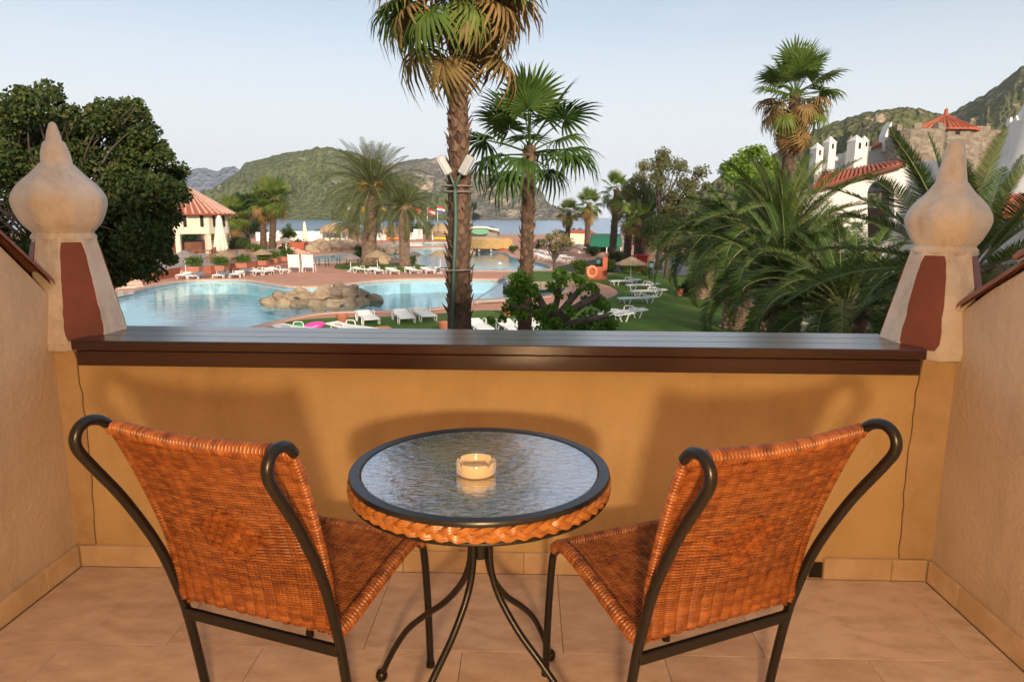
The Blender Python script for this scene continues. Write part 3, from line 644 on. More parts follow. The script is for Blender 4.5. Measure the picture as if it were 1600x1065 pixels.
def hillmat(name, g1, g2, rock, rk_lo, sc):
    m, nt, b = nodes_of(name); N, L = nt.nodes, nt.links
    tc = N.new('ShaderNodeTexCoord')
    n1 = N.new('ShaderNodeTexNoise'); n1.inputs['Scale'].default_value = sc*9; n1.inputs['Detail'].default_value = 6; L.new(tc.outputs['Object'], n1.inputs['Vector'])
    vo = N.new('ShaderNodeTexVoronoi'); vo.inputs['Scale'].default_value = sc*8; L.new(tc.outputs['Object'], vo.inputs['Vector'])
    m1 = N.new('ShaderNodeMix'); m1.data_type = 'RGBA'; m1.inputs[6].default_value = (*g1, 1); m1.inputs[7].default_value = (*g2, 1); L.new(n1.outputs[0], m1.inputs[0])
    mr0 = N.new('ShaderNodeMapRange'); mr0.inputs[1].default_value = .35; mr0.inputs[2].default_value = .65; L.new(n1.outputs[0], mr0.inputs[0]); L.new(mr0.outputs[0], m1.inputs[0])
    n2 = N.new('ShaderNodeTexNoise'); n2.inputs['Scale'].default_value = sc*1.6; n2.inputs['Detail'].default_value = 10; n2.inputs['Roughness'].default_value = .68; L.new(tc.outputs['Object'], n2.inputs['Vector'])
    mr = N.new('ShaderNodeMapRange'); mr.inputs[1].default_value = rk_lo; mr.inputs[2].default_value = rk_lo+.07; L.new(n2.outputs[0], mr.inputs[0])
    m2 = N.new('ShaderNodeMix'); m2.data_type = 'RGBA'; m2.inputs[7].default_value = (*rock, 1); L.new(mr.outputs[0], m2.inputs[0]); L.new(m1.outputs[2], m2.inputs[6])
    vr = N.new('ShaderNodeMapRange'); vr.inputs[1].default_value = .1; vr.inputs[2].default_value = .75; vr.inputs[3].default_value = 1.0; vr.inputs[4].default_value = .0; L.new(vo.outputs['Distance'], vr.inputs[0])
    m3 = N.new('ShaderNodeMix'); m3.data_type = 'RGBA'; m3.inputs[6].default_value = (g2[0]*1.45, g2[1]*1.3, g2[2]*1.4, 1); L.new(vr.outputs[0], m3.inputs[0]); L.new(m1.outputs[2], m3.inputs[7]); L.new(m3.outputs[2], m2.inputs[6])
    L.new(m2.outputs[2], b.inputs['Base Color']); b.inputs['Roughness'].default_value = .95; b.inputs['Specular IOR Level'].default_value = .1
    add_bump(nt, b, vo.outputs['Distance'], 1.0, .55/sc*.16); MAT[name] = m; return m
def hill(name, sil, D, front, m, amp, rough_px=1.5, back=1.35, nx=240, nt=60, base=SEAZ, seed=0):
    S = []
    for i in range(nx+1):
        q = i/nx*(len(sil)-1); k = min(int(q), len(sil)-2); f = q-k
        S.append((sil[k][0]*(1-f)+sil[k+1][0]*f, sil[k][1]*(1-f)+sil[k+1][1]*f))
    vs = []; fs = []
    for i, (x, y) in enumerate(S):
        y2 = y+rough_px*mnoise.fractal(Vector((x*.09, seed, 0)), .8, 2.1, 5); R_ = PY(x, y2, D); h = max(R_.z-base, .5)
        for j in range(nt+1):
            t = j/nt
            if t <= .8:
                u = t/.8; Y = D*(front+(1-front)*u); z = base-1+(h+1)*(u**1.15)
                w_ = math.sin(math.pi*u)*amp; X = R_.x*Y/D
                z += w_*mnoise.fractal(Vector((X/D*9, Y/D*9+seed, seed)), .7, 2.1, 6); X += w_*.6*mnoise.noise(Vector((X/D*14, Y/D*14, seed+5)))
            else:
                u = (t-.8)/.2; Y = D*(1+(back-1)*u); z = base-1+(h+1)*(1-u); X = R_.x
            vs.append((X, Y, z))
    w_ = nt+1
    for i in range(nx):
        for j in range(nt): a = i*w_+j; fs.append((a, a+w_, a+w_+1, a+1))
    return struct(name, MB().add(vs, fs), m, angle=80)
M_H1 = hillmat('hill_scrub', (.030, .060, .018), (.085, .105, .042), (.34, .28, .19), .605, .02)
M_H2 = hillmat('hill_rocky', (.062, .072, .050), (.115, .118, .085), (.40, .31, .22), .525, .012)
M_H3 = hillmat('hill_castle', (.038, .056, .018), (.09, .10, .042), (.36, .28, .19), .555, .04)
M_H4 = hillmat('mountain_far', (.085, .110, .140), (.12, .145, .175), (.20, .21, .23), .60, .006)  # blue of the distant air is put into the mountain's own tones
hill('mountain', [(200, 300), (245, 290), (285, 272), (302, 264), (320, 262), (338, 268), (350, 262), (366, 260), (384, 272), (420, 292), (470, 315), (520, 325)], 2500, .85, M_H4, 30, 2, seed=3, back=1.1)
hill('hill', [(520, 300), (560, 275), (600, 258), (640, 251), (668, 247), (692, 247), (715, 256), (735, 266), (760, 272), (790, 272), (805, 270), (824, 278), (838, 290), (848, 302), (856, 316), (866, 326), (884, 331), (905, 335)], 1800, .80, M_H2, 48, 2.6, seed=9)
hill('hill', [(270, 322), (305, 312), (322, 303), (345, 286), (370, 270), (382, 256), (398, 250), (420, 246), (440, 240), (470, 235), (496, 231), (512, 229), (534, 234), (560, 240), (590, 254), (620, 274), (660, 296), (700, 315), (740, 330)], 1250, .78, M_H1, 40, 3.0, seed=1)
hill('hill', [(1060, 318), (1110, 292), (1140, 272), (1200, 246), (1250, 216), (1272, 204), (1300, 192), (1340, 179), (1360, 174), (1385, 171), (1400, 168), (1420, 167), (1436, 170), (1462, 176), (1500, 190), (1560, 215), (1700, 270)], 420, .55, M_H3, 16, 3.5, base=GZ, seed=4)
hill('hill', [(1380, 230), (1440, 200), (1480, 181), (1510, 163), (1540, 147), (1565, 129), (1585, 113), (1610, 96), (1660, 60), (1760, 30), (1900, 60), (2100, 120)], 760, .6, M_H3, 26, 3.5, base=GZ, seed=6)

# ------------------------------------------------------------------ vegetation
M_BARK = mat('bark', (.10, .075, .055), (.055, .040, .030), scale=6, rough=.95, bump=.8, bscale=18, dist=.03, stretch=(1, 1, .35))
M_PTRUNK = mat('palm_trunk', (.115, .070, .042), (.050, .030, .020), scale=7, rough=.95, bump=.8, bscale=22, dist=.02)
M_BOOT = mat('leaf_base', (.185, .105, .060), (.062, .034, .022), scale=5, rough=.9, bump=.5, bscale=30, dist=.01, rnd=True)
M_DTRUNK = mat('date_trunk', (.20, .135, .085), (.085, .055, .036), scale=4, rough=.95, bump=.6, bscale=14, dist=.02)
M_RACHIS = mat('palm_midrib', (.20, .20, .085), (.15, .155, .06), scale=3, rough=.6)
L_FAN = leafmat('fan_green', (.055, .110, .018), (.135, .19, .038), (.24, .26, .07), .35)
L_FAND = leafmat('fan_dark', (.026, .064, .012), (.065, .125, .024), (.13, .18, .04), .3)
L_DRY = leafmat('fan_dry', (.15, .12, .035), (.30, .19, .07), (.36, .21, .09), .3, .7)
L_DATE = leafmat('date_green', (.050, .075, .024), (.10, .120, .042), (.15, .16, .06), .3)
L_DATED = leafmat('date_dark', (.016, .046, .008), (.058, .100, .018), (.19, .21, .05), .16)  # darker lows and brighter highs paint in frond shade and lit edges
L_TREE = leafmat('tree_dark', (.014, .036, .010), (.040, .070, .020), (.15, .145, .040), .25)
L_EUC = leafmat('eucalyptus', (.10, .115, .040), (.20, .19, .075), (.30, .23, .11), .3)
L_BRIGHT = leafmat('bright_green', (.13, .23, .03), (.22, .33, .05), (.30, .38, .09), .4)
L_OLIVE = leafmat('olive_green', (.040, .070, .020), (.080, .110, .034), (.12, .14, .05), .3)
L_BUSH = leafmat('bush_green', (.038, .082, .012), (.080, .135, .020), (.14, .18, .035), .3)
L_BUSHD = leafmat('bush_dark', (.012, .034, .010), (.026, .055, .014), (.05, .08, .02), .2)
L_PLANE = leafmat('plane_green', (.045, .12, .014), (.11, .22, .028), (.20, .31, .05), .35)

def fan_mesh(name, m, Lp, Rb, nseg, droop, cup, dead=0.0, seed=0, spread=135):
    """palmate leaf: stalk along +Y, pleated fan of split segments"""
    r_ = random.Random(seed); mb = MB()
    mb.tube([(0, 0, 0), (0, Lp*.5, Lp*.03), (0, Lp, 0)], [.022, .016, .012], 4)
    for i in range(nseg):
        a = rad(-spread+2*spread*(i+.5)/nseg)+r_.uniform(-.02, .02); da = rad(2*spread/nseg)*.55; R = Rb*(1-.20*abs(a)/rad(spread))*r_.uniform(.86, 1.06); dr = droop*r_.uniform(.75, 1.3); tw = r_.uniform(-.12, .12)
        def P(r, off):
            th = a+off; q = r/Rb; x = math.sin(th)*r*(1-.25*dr*q*q); y = math.cos(th)*r*(1-.30*dr*q*q); z = -dr*Rb*(q**2.2)*.62+cup*Rb*.25*q*(1-q*.4)-cup*abs(math.sin(a))*r*-.15
            return Vector((x, Lp+y, z+tw*off*r*.5))
        st = [(0.02*R, .3), (.42*R, 1.0), (.72*R, .48), (1.0*R, .03)]; vs = []
        for r, wd in st: vs += [P(r, -da*wd), P(r, 0)+Vector((0, 0, .03*Rb*wd*(1-r/R))), P(r, da*wd)]
        fs = []
        for k in range(3): b = 3*k; fs += [(b, b+1, b+4, b+3), (b+1, b+2, b+5, b+4)]
        mb.add(vs, fs)
    o = mb.build(name, m, smooth=False); me = o.data; bpy.data.objects.remove(o); return me
def frond_mesh(name, m, L, npair, bend, lw, ll, vee=.45, seed=0, twist=0.0):
    """feather leaf: arching midrib along +Y with narrow leaflets on both sides"""
    r_ = random.Random(seed); mb = MB(); ns = 16; P = [Vector((0, 0, 0))]; T = []
    for i in range(ns):
        th = -bend*((i+.5)/ns)**1.6; d = Vector((math.sin(twist*i/ns)*.35, math.cos(th), math.sin(th))).normalized(); T.append(d); P.append(P[-1]+d*(L/ns))
    mb.tube(P, [.030*(1-.92*i/ns)*L/2.6 for i in range(ns+1)], 4); mb.m2 = (M_RACHIS, len(mb.f))
    for i in range(npair):
        s = .10+.90*(i+.5)/npair; q = s*ns; k = min(int(q), ns-1); p = P[k].lerp(P[k+1], q-k); t = T[k]; up = Vector((1, 0, 0)).cross(t).normalized()
        ln = ll*L*(math.sin(math.pi*min(.08+s*.90, 1))**.55)*r_.uniform(.85, 1.1)*(1 if s < .93 else .8)
        sweep = .42+.62*s
        for sd in (-1, 1):
            dr = (Vector((sd, 0, 0))+t*sweep+up*vee*r_.uniform(.5, 1.3)).normalized(); w_ = t*(lw*L)
            m_ = p+dr*ln*.55; e = p+dr*ln-Vector((0, 0, 1))*ln*r_.uniform(.02, .18)
            mb.add([p-w_*.5, p+w_*.5, m_+w_*.55, m_-w_*.55, e], [(0, 1, 2, 3), (3, 2, 4)])
    o = mb.build(name, m, smooth=False); me = o.data; bpy.data.objects.remove(o); return me
def place(az, el, roll=0.0, loc=(0, 0, 0), sc=1.0):
    return Matrix.Translation(loc) @ Matrix.Rotation(az, 4, 'Z') @ Matrix.Rotation(el, 4, 'X') @ Matrix.Rotation(roll, 4, 'Y') @ Matrix.Scale(sc, 4)
M_DUMMY = None
FANS = {}
def fans(key, m, droops, Lp, Rb, nseg=26):
    if key not in FANS: FANS[key] = [fan_mesh('frond', m, Lp, Rb, nseg, d, c, seed=i+len(FANS)*7) for i, (d, c) in enumerate(droops)]
    return FANS[key]
def boot_mesh():
    mb = MB(); mb.add([(-.055, 0, -.04), (.055, 0, -.04), (.045, .035, .05), (-.045, .035, .05), (.014, .085, .135), (-.014, .085, .135), (0, .03, -.05), (0, .062, .05)], [(0, 6, 7, 3), (6, 1, 2, 7), (3, 7, 4, 5), (7, 2, 4), (0, 3, 2, 1), (3, 5, 4, 2)])
    o = mb.build('leaf_base', M_BOOT, smooth=False); me = o.data; bpy.data.objects.remove(o); return me
BOOT = boot_mesh()
def trunk_line(base, top, lean=(0, 0), n=14):
    out = []
    for i in range(n+1):
        t = i/n; out.append(base.lerp(top, t)+Vector((lean[0]*math.sin(math.pi*t), lean[1]*math.sin(math.pi*t), 0)))
    return out
def washingtonia(base, H, r0, r1, label, group, crown=(30, 12), Rb=.85, Lp=.75, boots=0, bscale=1.0, seed=0, lean=(0, 0), top_off=(0, 0), keys=('g',), old=.35, boot_z0=0.0, boot_join=True, elev=(80, -35), dryel=(-30, -80)):
    r_ = random.Random(seed); t = empty('fan_palm', base, label=label, cat='palm tree', group=group); top = Vector((top_off[0], top_off[1], H))
    line = trunk_line(Vector((0, 0, 0)), top, lean); rr = [r0*1.35 if i == 0 else r0+(r1-r0)*i/14 for i in range(15)]
    MB().tube(line, rr, 14).build('trunk', M_PTRUNK, t)
    def bm(i, n): 
        q = boot_z0+(1-boot_z0)*(i+.5)/n; k = min(int(q*14), 13); p = line[k].lerp(line[k+1], q*14-k); r = rr[k]+(rr[k+1]-rr[k])*(q*14-k); a = i*2.39996+r_.uniform(-.15, .15)
        s = bscale*r_.uniform(.7, 1.15); return Matrix.Translation(p) @ Matrix.Rotation(a, 4, 'Z') @ Matrix.Translation((0, r*.9, 0)) @ Matrix.Rotation(r_.uniform(-.35, .25), 4, 'X') @ Matrix.Rotation(r_.uniform(-.25, .25), 4, 'Y') @ Matrix.Diagonal((s, s*r_.uniform(.5, 1.2), s, 1))
    if boots and not boot_join:
        for i in range(boots): inst('leaf_base', BOOT, t, bm(i, boots))
    elif boots:
        mb = MB(); bv = [v.co.copy() for v in BOOT.vertices]; bf = [tuple(p.vertices) for p in BOOT.polygons]
        for i in range(boots): M = bm(i, boots); mb.add([M @ v for v in bv], bf)
        mb.build('leaf_bases', M_BOOT, t, smooth=False)['kind'] = 'stuff'
    n, nd = crown; G_ = fans('green%.2f%.2f%s' % (Rb, Lp, keys[0]), L_FAN if keys[0] == 'g' else L_FAND, [(.25, .6), (.55, .4), (.9, .2), (1.25, .1)], Lp, Rb); D_ = fans('dry%.2f%.2f' % (Rb, Lp), L_DRY, [(1.1, .1), (1.5, 0)], Lp*.9, Rb)
    for i in range(n):
        q = (i+.5)/n; el = elev[0]-(elev[0]-elev[1])*q**.85+r_.uniform(-9, 9); me = G_[min(3, int(q*4*r_.uniform(.8, 1.15)))]
        dry = q > 1-old and r_.random() < .55
        inst('frond', D_[0] if dry else me, t, place(i*2.39996+r_.uniform(-.25, .25), rad(el), r_.uniform(-.35, .35), top-Vector((0, 0, .25*q*Rb)), r_.uniform(.85, 1.1)))
    for i in range(nd):
        inst('dry_frond', D_[i % 2], t, place(i*2.39996+r_.uniform(-.3, .3), rad(r_.uniform(*dryel)), r_.uniform(-.4, .4), top-Vector((0, 0, r_.uniform(.3, .9)*Rb)), r_.uniform(.8, 1.05)))
    return t
FR = {}
def fronds(key, m, L, npair, bends, lw=.010, ll=.17, vee=.45):
    if key not in FR: FR[key] = [frond_mesh('frond', m, L, npair, b, lw, ll, vee, seed=i+31*len(FR), twist=(i % 3-1)*.8) for i, b in enumerate(bends)]
    return FR[key]
def date_palm(base, H, r0, r1, L, n, label, group, key='d', seed=0, elev=(84, -30), npair=46, bmul=1.0, dates=0, diamond=True, name='date_palm', lw=.010, top_off=(0, 0), az=None, upr=.70, ll=.16):
    r_ = random.Random(seed); t = empty(name, base, label=label, cat='palm tree', group=group); top = Vector((top_off[0], top_off[1], H))
    line = trunk_line(Vector((0, 0, 0)), top); rr = [r0+(r1-r0)*i/14 for i in range(15)]; rr[0] *= 1.2; rr[13] *= 1.15; rr[14] *= 1.05
    MB().tube(line, rr, 14).build('trunk', M_DTRUNK, t)
    if diamond:
        mb = MB(); rows = int(H/.16); 
        for i in range(rows):
            z = H*(i+.5)/rows; k = min(int(z/H*14), 13); r = rr[k]; m_ = 10
            for j in range(m_):
                a = 2*math.pi*(j+.5*(i % 2))/m_; c = line[k].lerp(line[k+1], z/H*14-k); u = Vector((math.cos(a), math.sin(a), 0)); v = Vector((-math.sin(a), math.cos(a), 0)); hw = math.pi*r/m_*1.0; hh = .10
                mb.add([c+u*r*.97-v*hw, c+u*r*.97+Vector((0, 0, -hh)), c+u*r*.97+v*hw, c+u*r*.97+Vector((0, 0, hh)), c+u*(r*1.10+.02)+Vector((0, 0, hh*.5))], [(0, 1, 4), (1, 2, 4), (2, 3, 4), (3, 0, 4)])
        mb.build('leaf_scars', mat('date_scar', (.30, .21, .14), (.13, .085, .055), scale=3, rough=.9, rnd=False), t, smooth=False)['kind'] = 'stuff'
    F_ = fronds('%s%.1f%d' % (key, L, npair), L_DATE if key[0] == 'd' else L_DATED, L, npair, [b*bmul for b in (.45, .8, 1.15, 1.5, 1.9)], lw, ll)
    for i in range(n):
        q = (i+.5)/n; el = elev[0]-(elev[0]-elev[1])*q+r_.uniform(-8, 8); k = min(4, max(0, int(q*5+r_.uniform(-.8, .8)))); a = i*2.39996+r_.uniform(-.3, .3)
        inst('frond', F_[k], t, place(a, rad(el), r_.uniform(-.5, .5), top+Vector((-math.sin(a)*r1*.5, math.cos(a)*r1*.5, .15-.35*q)), r_.uniform(.85, 1.08)*(upr+(1-upr)*min(1, q*1.8))))
    if dates:
        m_ = mat('date_fruit', (.55, .30, .03), (.45, .20, .02), scale=9, rough=.6)
        for i in range(dates):
            a = i*2.1; mb = MB(); d = Vector((-math.sin(a), math.cos(a), 0))
            for k in range(26):
                e = top+d*(.55+.75*r_.random())+Vector((r_.uniform(-.35, .35), r_.uniform(-.35, .35), r_.uniform(-.55, .25))); mb.tube([top+Vector((0, 0, .05)), top+d*.6+Vector((0, 0, .35)), e], [.012, .016, .05], 3)
            mb.build('fruit_cluster', m_, t, smooth=False)
    return t
def leaf_cloud(clumps, per, size, rs, asp=.55, hang=0.0):
    """many leaf faces spread through clumps (center, radius); arrays of quads"""
    C = []; 
    for c, r in clumps:
        n = max(4, int(per*r**2)); d = rs.normal(size=(n, 3)); d /= np.linalg.norm(d, axis=1)[:, None]; q = rs.random(n)**.45
        C.append(np.array(c)[None]+d*(q*r)[:, None]*np.array([1, 1, .85])[None])
    C = np.concatenate(C); n = len(C)
    a = rs.normal(size=(n, 3)); a[:, 2] -= hang; a /= np.linalg.norm(a, axis=1)[:, None]; b = rs.normal(size=(n, 3)); b -= a*(a*b).sum(1)[:, None]; b /= np.linalg.norm(b, axis=1)[:, None]
    s = size*(.65+.7*rs.random(n))[:, None]; V = np.stack([C-a*s*.5, C+b*s*asp*.5, C+a*s*.5, C-b*s*asp*.5], 1).reshape(-1, 3)
    return V, np.arange(4*n).reshape(n, 4)
def tree(name, base, label, group, m, H, spread, clumps, per, leaf, seed=0, tr=.25, cat='tree', hang=0.0, bark=None, asp=.55, stems=1):
    """trunk and limbs reach to clumps given as (x,y,z,r) above the base"""
    rs = np.random.default_rng(seed); r_ = random.Random(seed); t = empty(name, base, label=label, cat=cat, group=group); mb = MB()
    fork = Vector((0, 0, H*.38))
    mb.tube(curve([(0, 0, -.1), (tr*.3, 0, H*.18), fork, fork+Vector((0, 0, H*.12))], 4), [tr*(1.25-.06*i) for i in range(13)], 8)
    for x, y, z, r in clumps:
        e = Vector((x, y, z)); mid = fork.lerp(e, .5)+Vector((r_.uniform(-.1, .1)*spread, r_.uniform(-.1, .1)*spread, .08*H)); L_ = curve([fork, mid, e], 4); mb.tube(L_, [max(.010, tr*(.42-.045*i)) for i in range(len(L_))], 5)
    mb.build('trunk', bark or M_BARK, t)
    V, F = leaf_cloud([((x, y, z), r) for x, y, z, r in clumps], per, leaf, rs, asp, hang)
    o = bpy.data.objects.new('crown', mesh_np('crown', V, F, m)); col.objects.link(o); o.parent = t; o['kind'] = 'stuff'
    return t
def blob_clumps(n, rx, ry, rz, cz, r0, r1, seed, shell=.55):
    r_ = random.Random(seed); out = []
    for i in range(n):
        u = r_.uniform(-1, 1); a = r_.uniform(0, 2*math.pi); q = (shell+(1-shell)*r_.random()); s = math.sqrt(1-u*u)
        out.append((rx*q*s*math.cos(a), ry*q*s*math.sin(a), cz+rz*q*u, r_.uniform(r0, r1)))
    return out
def bush(name, base, label, group, m, rx, ry, h, leaf=.10, per=420, seed=0, n=16, cat='bush'):
    rs = np.random.default_rng(seed); t = empty(name, base, label=label, cat=cat, group=group)
    cl = [(x, y, max(z, .12), r) for x, y, z, r in blob_clumps(n, rx*.72, ry*.72, h*.38, h*.48, min(rx, h)*.30, min(rx, h)*.46, seed, .3)]
    V, F = leaf_cloud([((x, y, z), r) for x, y, z, r in cl], per, leaf, rs); V[:, 2] = np.abs(V[:, 2])
    o = bpy.data.objects.new('foliage', mesh_np('foliage', V, F, m)); col.objects.link(o); o.parent = t; o['kind'] = 'stuff'
    sm = MB(); r_ = random.Random(seed)
    for x, y, z, r in cl[:7]: sm.tube([(r_.uniform(-.05, .05), r_.uniform(-.05, .05), 0), (x*.4, y*.4, z*.6), (x, y, z)], [.03, .02, .01], 4)
    sm.build('stem', M_BARK, t); return t
def ground_at(x, y, Y, z=GZ): p = PY(x, y, Y); return Vector((p.x, Y, z))
def up(x, y, Y, z=GZ): return PY(x, y, Y).z-z

# the two near fan palms
p = ground_at(716, 300, 12.4); H1 = up(716, -38, 12.4)
big = washingtonia(p, H1, .26, .130, 'tallest fan palm in the middle with two floodlights strapped to its trunk', 'fan palms', crown=(50, 6), Rb=.95, Lp=1.02, boots=300, bscale=1.15, seed=5, boot_z0=.30, boot_join=False, old=.45, top_off=(.02, 0), elev=(78, -36), dryel=(-22, -58))
p = ground_at(818, 400, 13.6); H2 = up(828, 228, 13.6)
washingtonia(p, H2, .155, .118, 'shorter dark green fan palm beside the tallest one', 'fan palms', crown=(19, 0), Rb=.86, Lp=.86, boots=200, bscale=.80, seed=16, keys=('k',), boot_join=False, old=.0, top_off=(.1, 0), elev=(82, -22))
# tall fan palm above the date palms
Y = 33; p = ground_at(1221, 300, Y); washingtonia(p, up(1231, 146, Y), .32, .24, 'tall fan palm with a brown skirt above the row of date palms', 'fan palms', crown=(48, 26), Rb=1.15, Lp=1.35, boots=160, bscale=1.3, seed=23, old=.35, top_off=(.3, 0), elev=(84, -40), dryel=(-60, -84))
# far fan palms: (x, crown y, Y, Rb, n, label)
for i, (x, yc, Y, Rb, n, nd, lab, xb) in enumerate([
    (365, 334, 82, 1.6, 22, 2, 'fan palm just beside the white pavilion with red tiled roof', 366),
    (411, 314, 80, 1.5, 20, 3, 'fan palm with yellowing crown, thinner of the twin palms behind the terrace', 411),
    (428, 308, 79, 1.7, 22, 2, 'fan palm with fresh green crown, one of the twin palms behind the terrace', 424),
    (889, 331, 100, 1.3, 18, 4, 'small fan palm standing against the sea beside the shorter fan palm trunk', 886),
    (920, 318, 94, 1.45, 20, 6, 'fan palm with round crown standing against the sea near the green awning', 917),
    (964, 296, 72, 1.15, 18, 12, 'slim fan palm with rust coloured trunk before the green awning', 957),
    (985, 322, 66, 1.25, 18, 4, 'low fan palm with twin pale trunk near the eucalyptus', 980),
    (999, 345, 60, 1.2, 18, 2, 'low bright fan palm in front of the olive tree', 997)]):
    p = ground_at(xb, 380, Y); q = PY(x, yc, Y)
    washingtonia(p, q.z-GZ, .40, .30, lab, 'fan palms', crown=(n, nd), Rb=Rb, Lp=1.2, boots=60, bscale=1.7, seed=40+i, old=.2, top_off=(q.x-p.x, 0), elev=(80, -40))

# date palms by the pools
Y = G(575, 415).y; p = G(575, 415); q = PY(583, 290, Y); date_palm(p, q.z-GZ, .60, .54, 5.4, 74, 'large date palm with orange fruit on the grass island between the pools', 'date palms', 'd', 3, elev=(84, -28), npair=54, dates=6, lw=.0075, top_off=(q.x-p.x, 0))
Y = G(632, 419).y; p = G(632, 419); q = PY(632, 322, Y); date_palm(p, q.z-GZ, .40, .46, 3.7, 60, 'smaller date palm with thin trunk on the grass island between the pools', 'date palms', 'd', 8, elev=(80, -34), npair=48, lw=.0085, top_off=(q.x-p.x, 0))
p = ground_at(552, 372, 100); date_palm(p, up(553, 352, 100), .7, .6, 4.2, 44, 'short wide date palm beside the thatched shelter nearest the pavilion', 'date palms', 'd', 14, elev=(80, -20), npair=40, lw=.011)
p = ground_at(1014, 380, 62); date_palm(p, up(1014, 330, 62), .5, .45, 3.8, 34, 'feathery date palm rising before the eucalyptus trees', 'date palms', 'd', 19, elev=(86, 10), npair=44, bmul=.6, lw=.010)
# dark date palms on the right, near to far
for i, (x, yc, Y, L, n, r0, lab, el, bm, npz) in enumerate([
    (1505, 412, 8.4, 2.0, 44, .34, 'dark date palm right behind the smooth tipped finial', (86, -30), .6, 84),
    (1322, 474, 13.6, 2.7, 50, .40, 'dark bushy date palm between the smooth tipped finial and the thick trunked one', (76, -6), 1.75, 80),
    (1228, 440, 16.2, 2.75, 50, .36, 'dark date palm with thick scarred trunk at the lawn corner', (78, 0), 1.45, 80),
    (1215, 368, 22.5, 3.6, 62, .46, 'tall dark date palm with upright fronds under the brown skirted fan palm', (86, -14), 1.3, 70),
    (1152, 378, 27.0, 3.8, 58, .48, 'wide dark date palm arching over the lawn edge', (76, -4), 1.3, 70),
    (1100, 392, 37.0, 3.0, 50, .48, 'date palm farthest along the lawn edge, with low drooping fronds', (74, -8), 1.3, 56)]):
    p = ground_at(x, 450, Y); date_palm(p, up(x, yc, Y), r0, r0*1.05, L, n, lab, 'dark date palms along the lawn', 'k%d' % i, 60+i, elev=el, npair=npz, bmul=bm, lw=.0088, ll=.135, dates=0)

# big dark tree on the left
Y = 13.5; b0 = ground_at(85, 300, Y); cl = []
r_ = random.Random(3)
for (x, y, r) in [(40, 175, 36), (35, 150, 18), (110, 205, 45), (150, 195, 38), (185, 190, 32), (212, 175, 22), (60, 230, 55), (130, 250, 60), (195, 235, 45), (235, 245, 36), (250, 285, 40), (200, 290, 55), (120, 320, 65), (50, 320, 65), (-10, 260, 60), (-20, 340, 60), (235, 330, 42), (205, 370, 45), (245, 375, 36), (190, 410, 40), (225, 415, 30), (150, 390, 50), (90, 400, 60), (20, 410, 60), (178, 432, 22), (270, 310, 24), (276, 268, 14), (262, 400, 18), (-60, 300, 60), (5, 190, 40), (175, 330, 45), (225, 300, 40), (210, 345, 40), (150, 345, 40), (30, 138, 9), (46, 152, 10), (215, 160, 9), (228, 182, 10), (140, 172, 10), (100, 178, 9), (262, 250, 9), (285, 290, 8), (60, 165, 9), (170, 165, 8)]:
    for k in range(3):
        q = PY(x+r_.uniform(-.35, .35)*r, y+r_.uniform(-.35, .35)*r, Y+r_.uniform(-1.3, 1.3)); cl.append((q.x-b0.x, q.y-b0.y, q.z-GZ, r*Y/FPX*r_.uniform(.55, .95)))
for k in range(60):
    a = r_.uniform(0, 6.28); x = 105+math.cos(a)*r_.uniform(150, 185); y = 300+math.sin(a)*r_.uniform(125, 160)
    if x > 285 or y > 450: continue
    q = PY(x, y, Y+r_.uniform(-1, 1)); cl.append((q.x-b0.x, q.y-b0.y, q.z-GZ, r_.uniform(.14, .28)))
tree('broadleaf_tree', b0, 'large dark leafy tree rising behind the chipped finial', None, L_TREE, 8.0, 3.0, cl, 4300, .088, seed=4, tr=.09, asp=.62)
# eucalyptus group
def px_tree(name, base_px, Y, spots, lab, m, per, leaf, seed, tr, grp=None, hang=0., asp=.5, depth=1.5, H=None, rep=3):
    b0 = ground_at(base_px[0], base_px[1], Y); cl = []; r_ = random.Random(seed)
    for (x, y, r) in spots:
        for k in range(rep):
            q = PY(x+r_.uniform(-.4, .4)*r, y+r_.uniform(-.4, .4)*r, Y+r_.uniform(-depth, depth)); cl.append((q.x-b0.x, q.y-b0.y, q.z-GZ, r*Y/FPX*r_.uniform(.75, 1.25)))
    zs = max(c[2] for c in cl); return tree(name, b0, lab, grp, m, H or zs*.8, 2, cl, per, leaf, seed, tr, hang=hang, asp=asp)
px_tree('eucalyptus_tree', (1030, 380), 58, [(1040, 245, 12), (1035, 262, 16), (1060, 258, 14), (1030, 285, 14), (1065, 285, 14), (1095, 270, 11), (1085, 285, 12), (1050, 305, 14), (1080, 308, 13), (1102, 292, 9), (1045, 330, 12), (1070, 325, 12)], 'tall loose eucalyptus tree behind the olive tree', L_EUC, 330, .26, 31, .28, 'trees beyond the lawn', hang=.8, asp=.35)
px_tree('eucalyptus_tree', (1002, 380), 64, [(1005, 258, 11), (1000, 280, 14), (985, 285, 12), (1010, 300, 13), (990, 310, 13), (975, 300, 9), (1020, 275, 8)], 'lower brownish eucalyptus tree behind the slim fan palm', L_EUC, 330, .26, 33, .25, 'trees beyond the lawn', hang=.8, asp=.35)
px_tree('lime_green_tree', (1165, 400), 44, [(1140, 262, 14), (1160, 248, 16), (1180, 240, 14), (1200, 255, 14), (1170, 268, 18), (1190, 275, 16), (1145, 280, 14), (1205, 280, 12), (1165, 292, 16)], 'bright lime green tree between the eucalyptus and the brown skirted fan palm', L_BRIGHT, 650, .19, 35, .2, 'trees beyond the lawn', asp=.7)
px_tree('olive_tree', (1042, 412), 50, [(1015, 362, 14), (1035, 350, 18), (1060, 345, 18), (1085, 350, 16), (1045, 372, 20), (1075, 372, 18), (1020, 382, 12), (1050, 392, 12), (1090, 375, 12), (1100, 335, 14), (1120, 325, 14)], 'rounded grey green olive tree above the path', L_OLIVE, 700, .17, 37, .2, 'trees beyond the lawn', asp=.4)
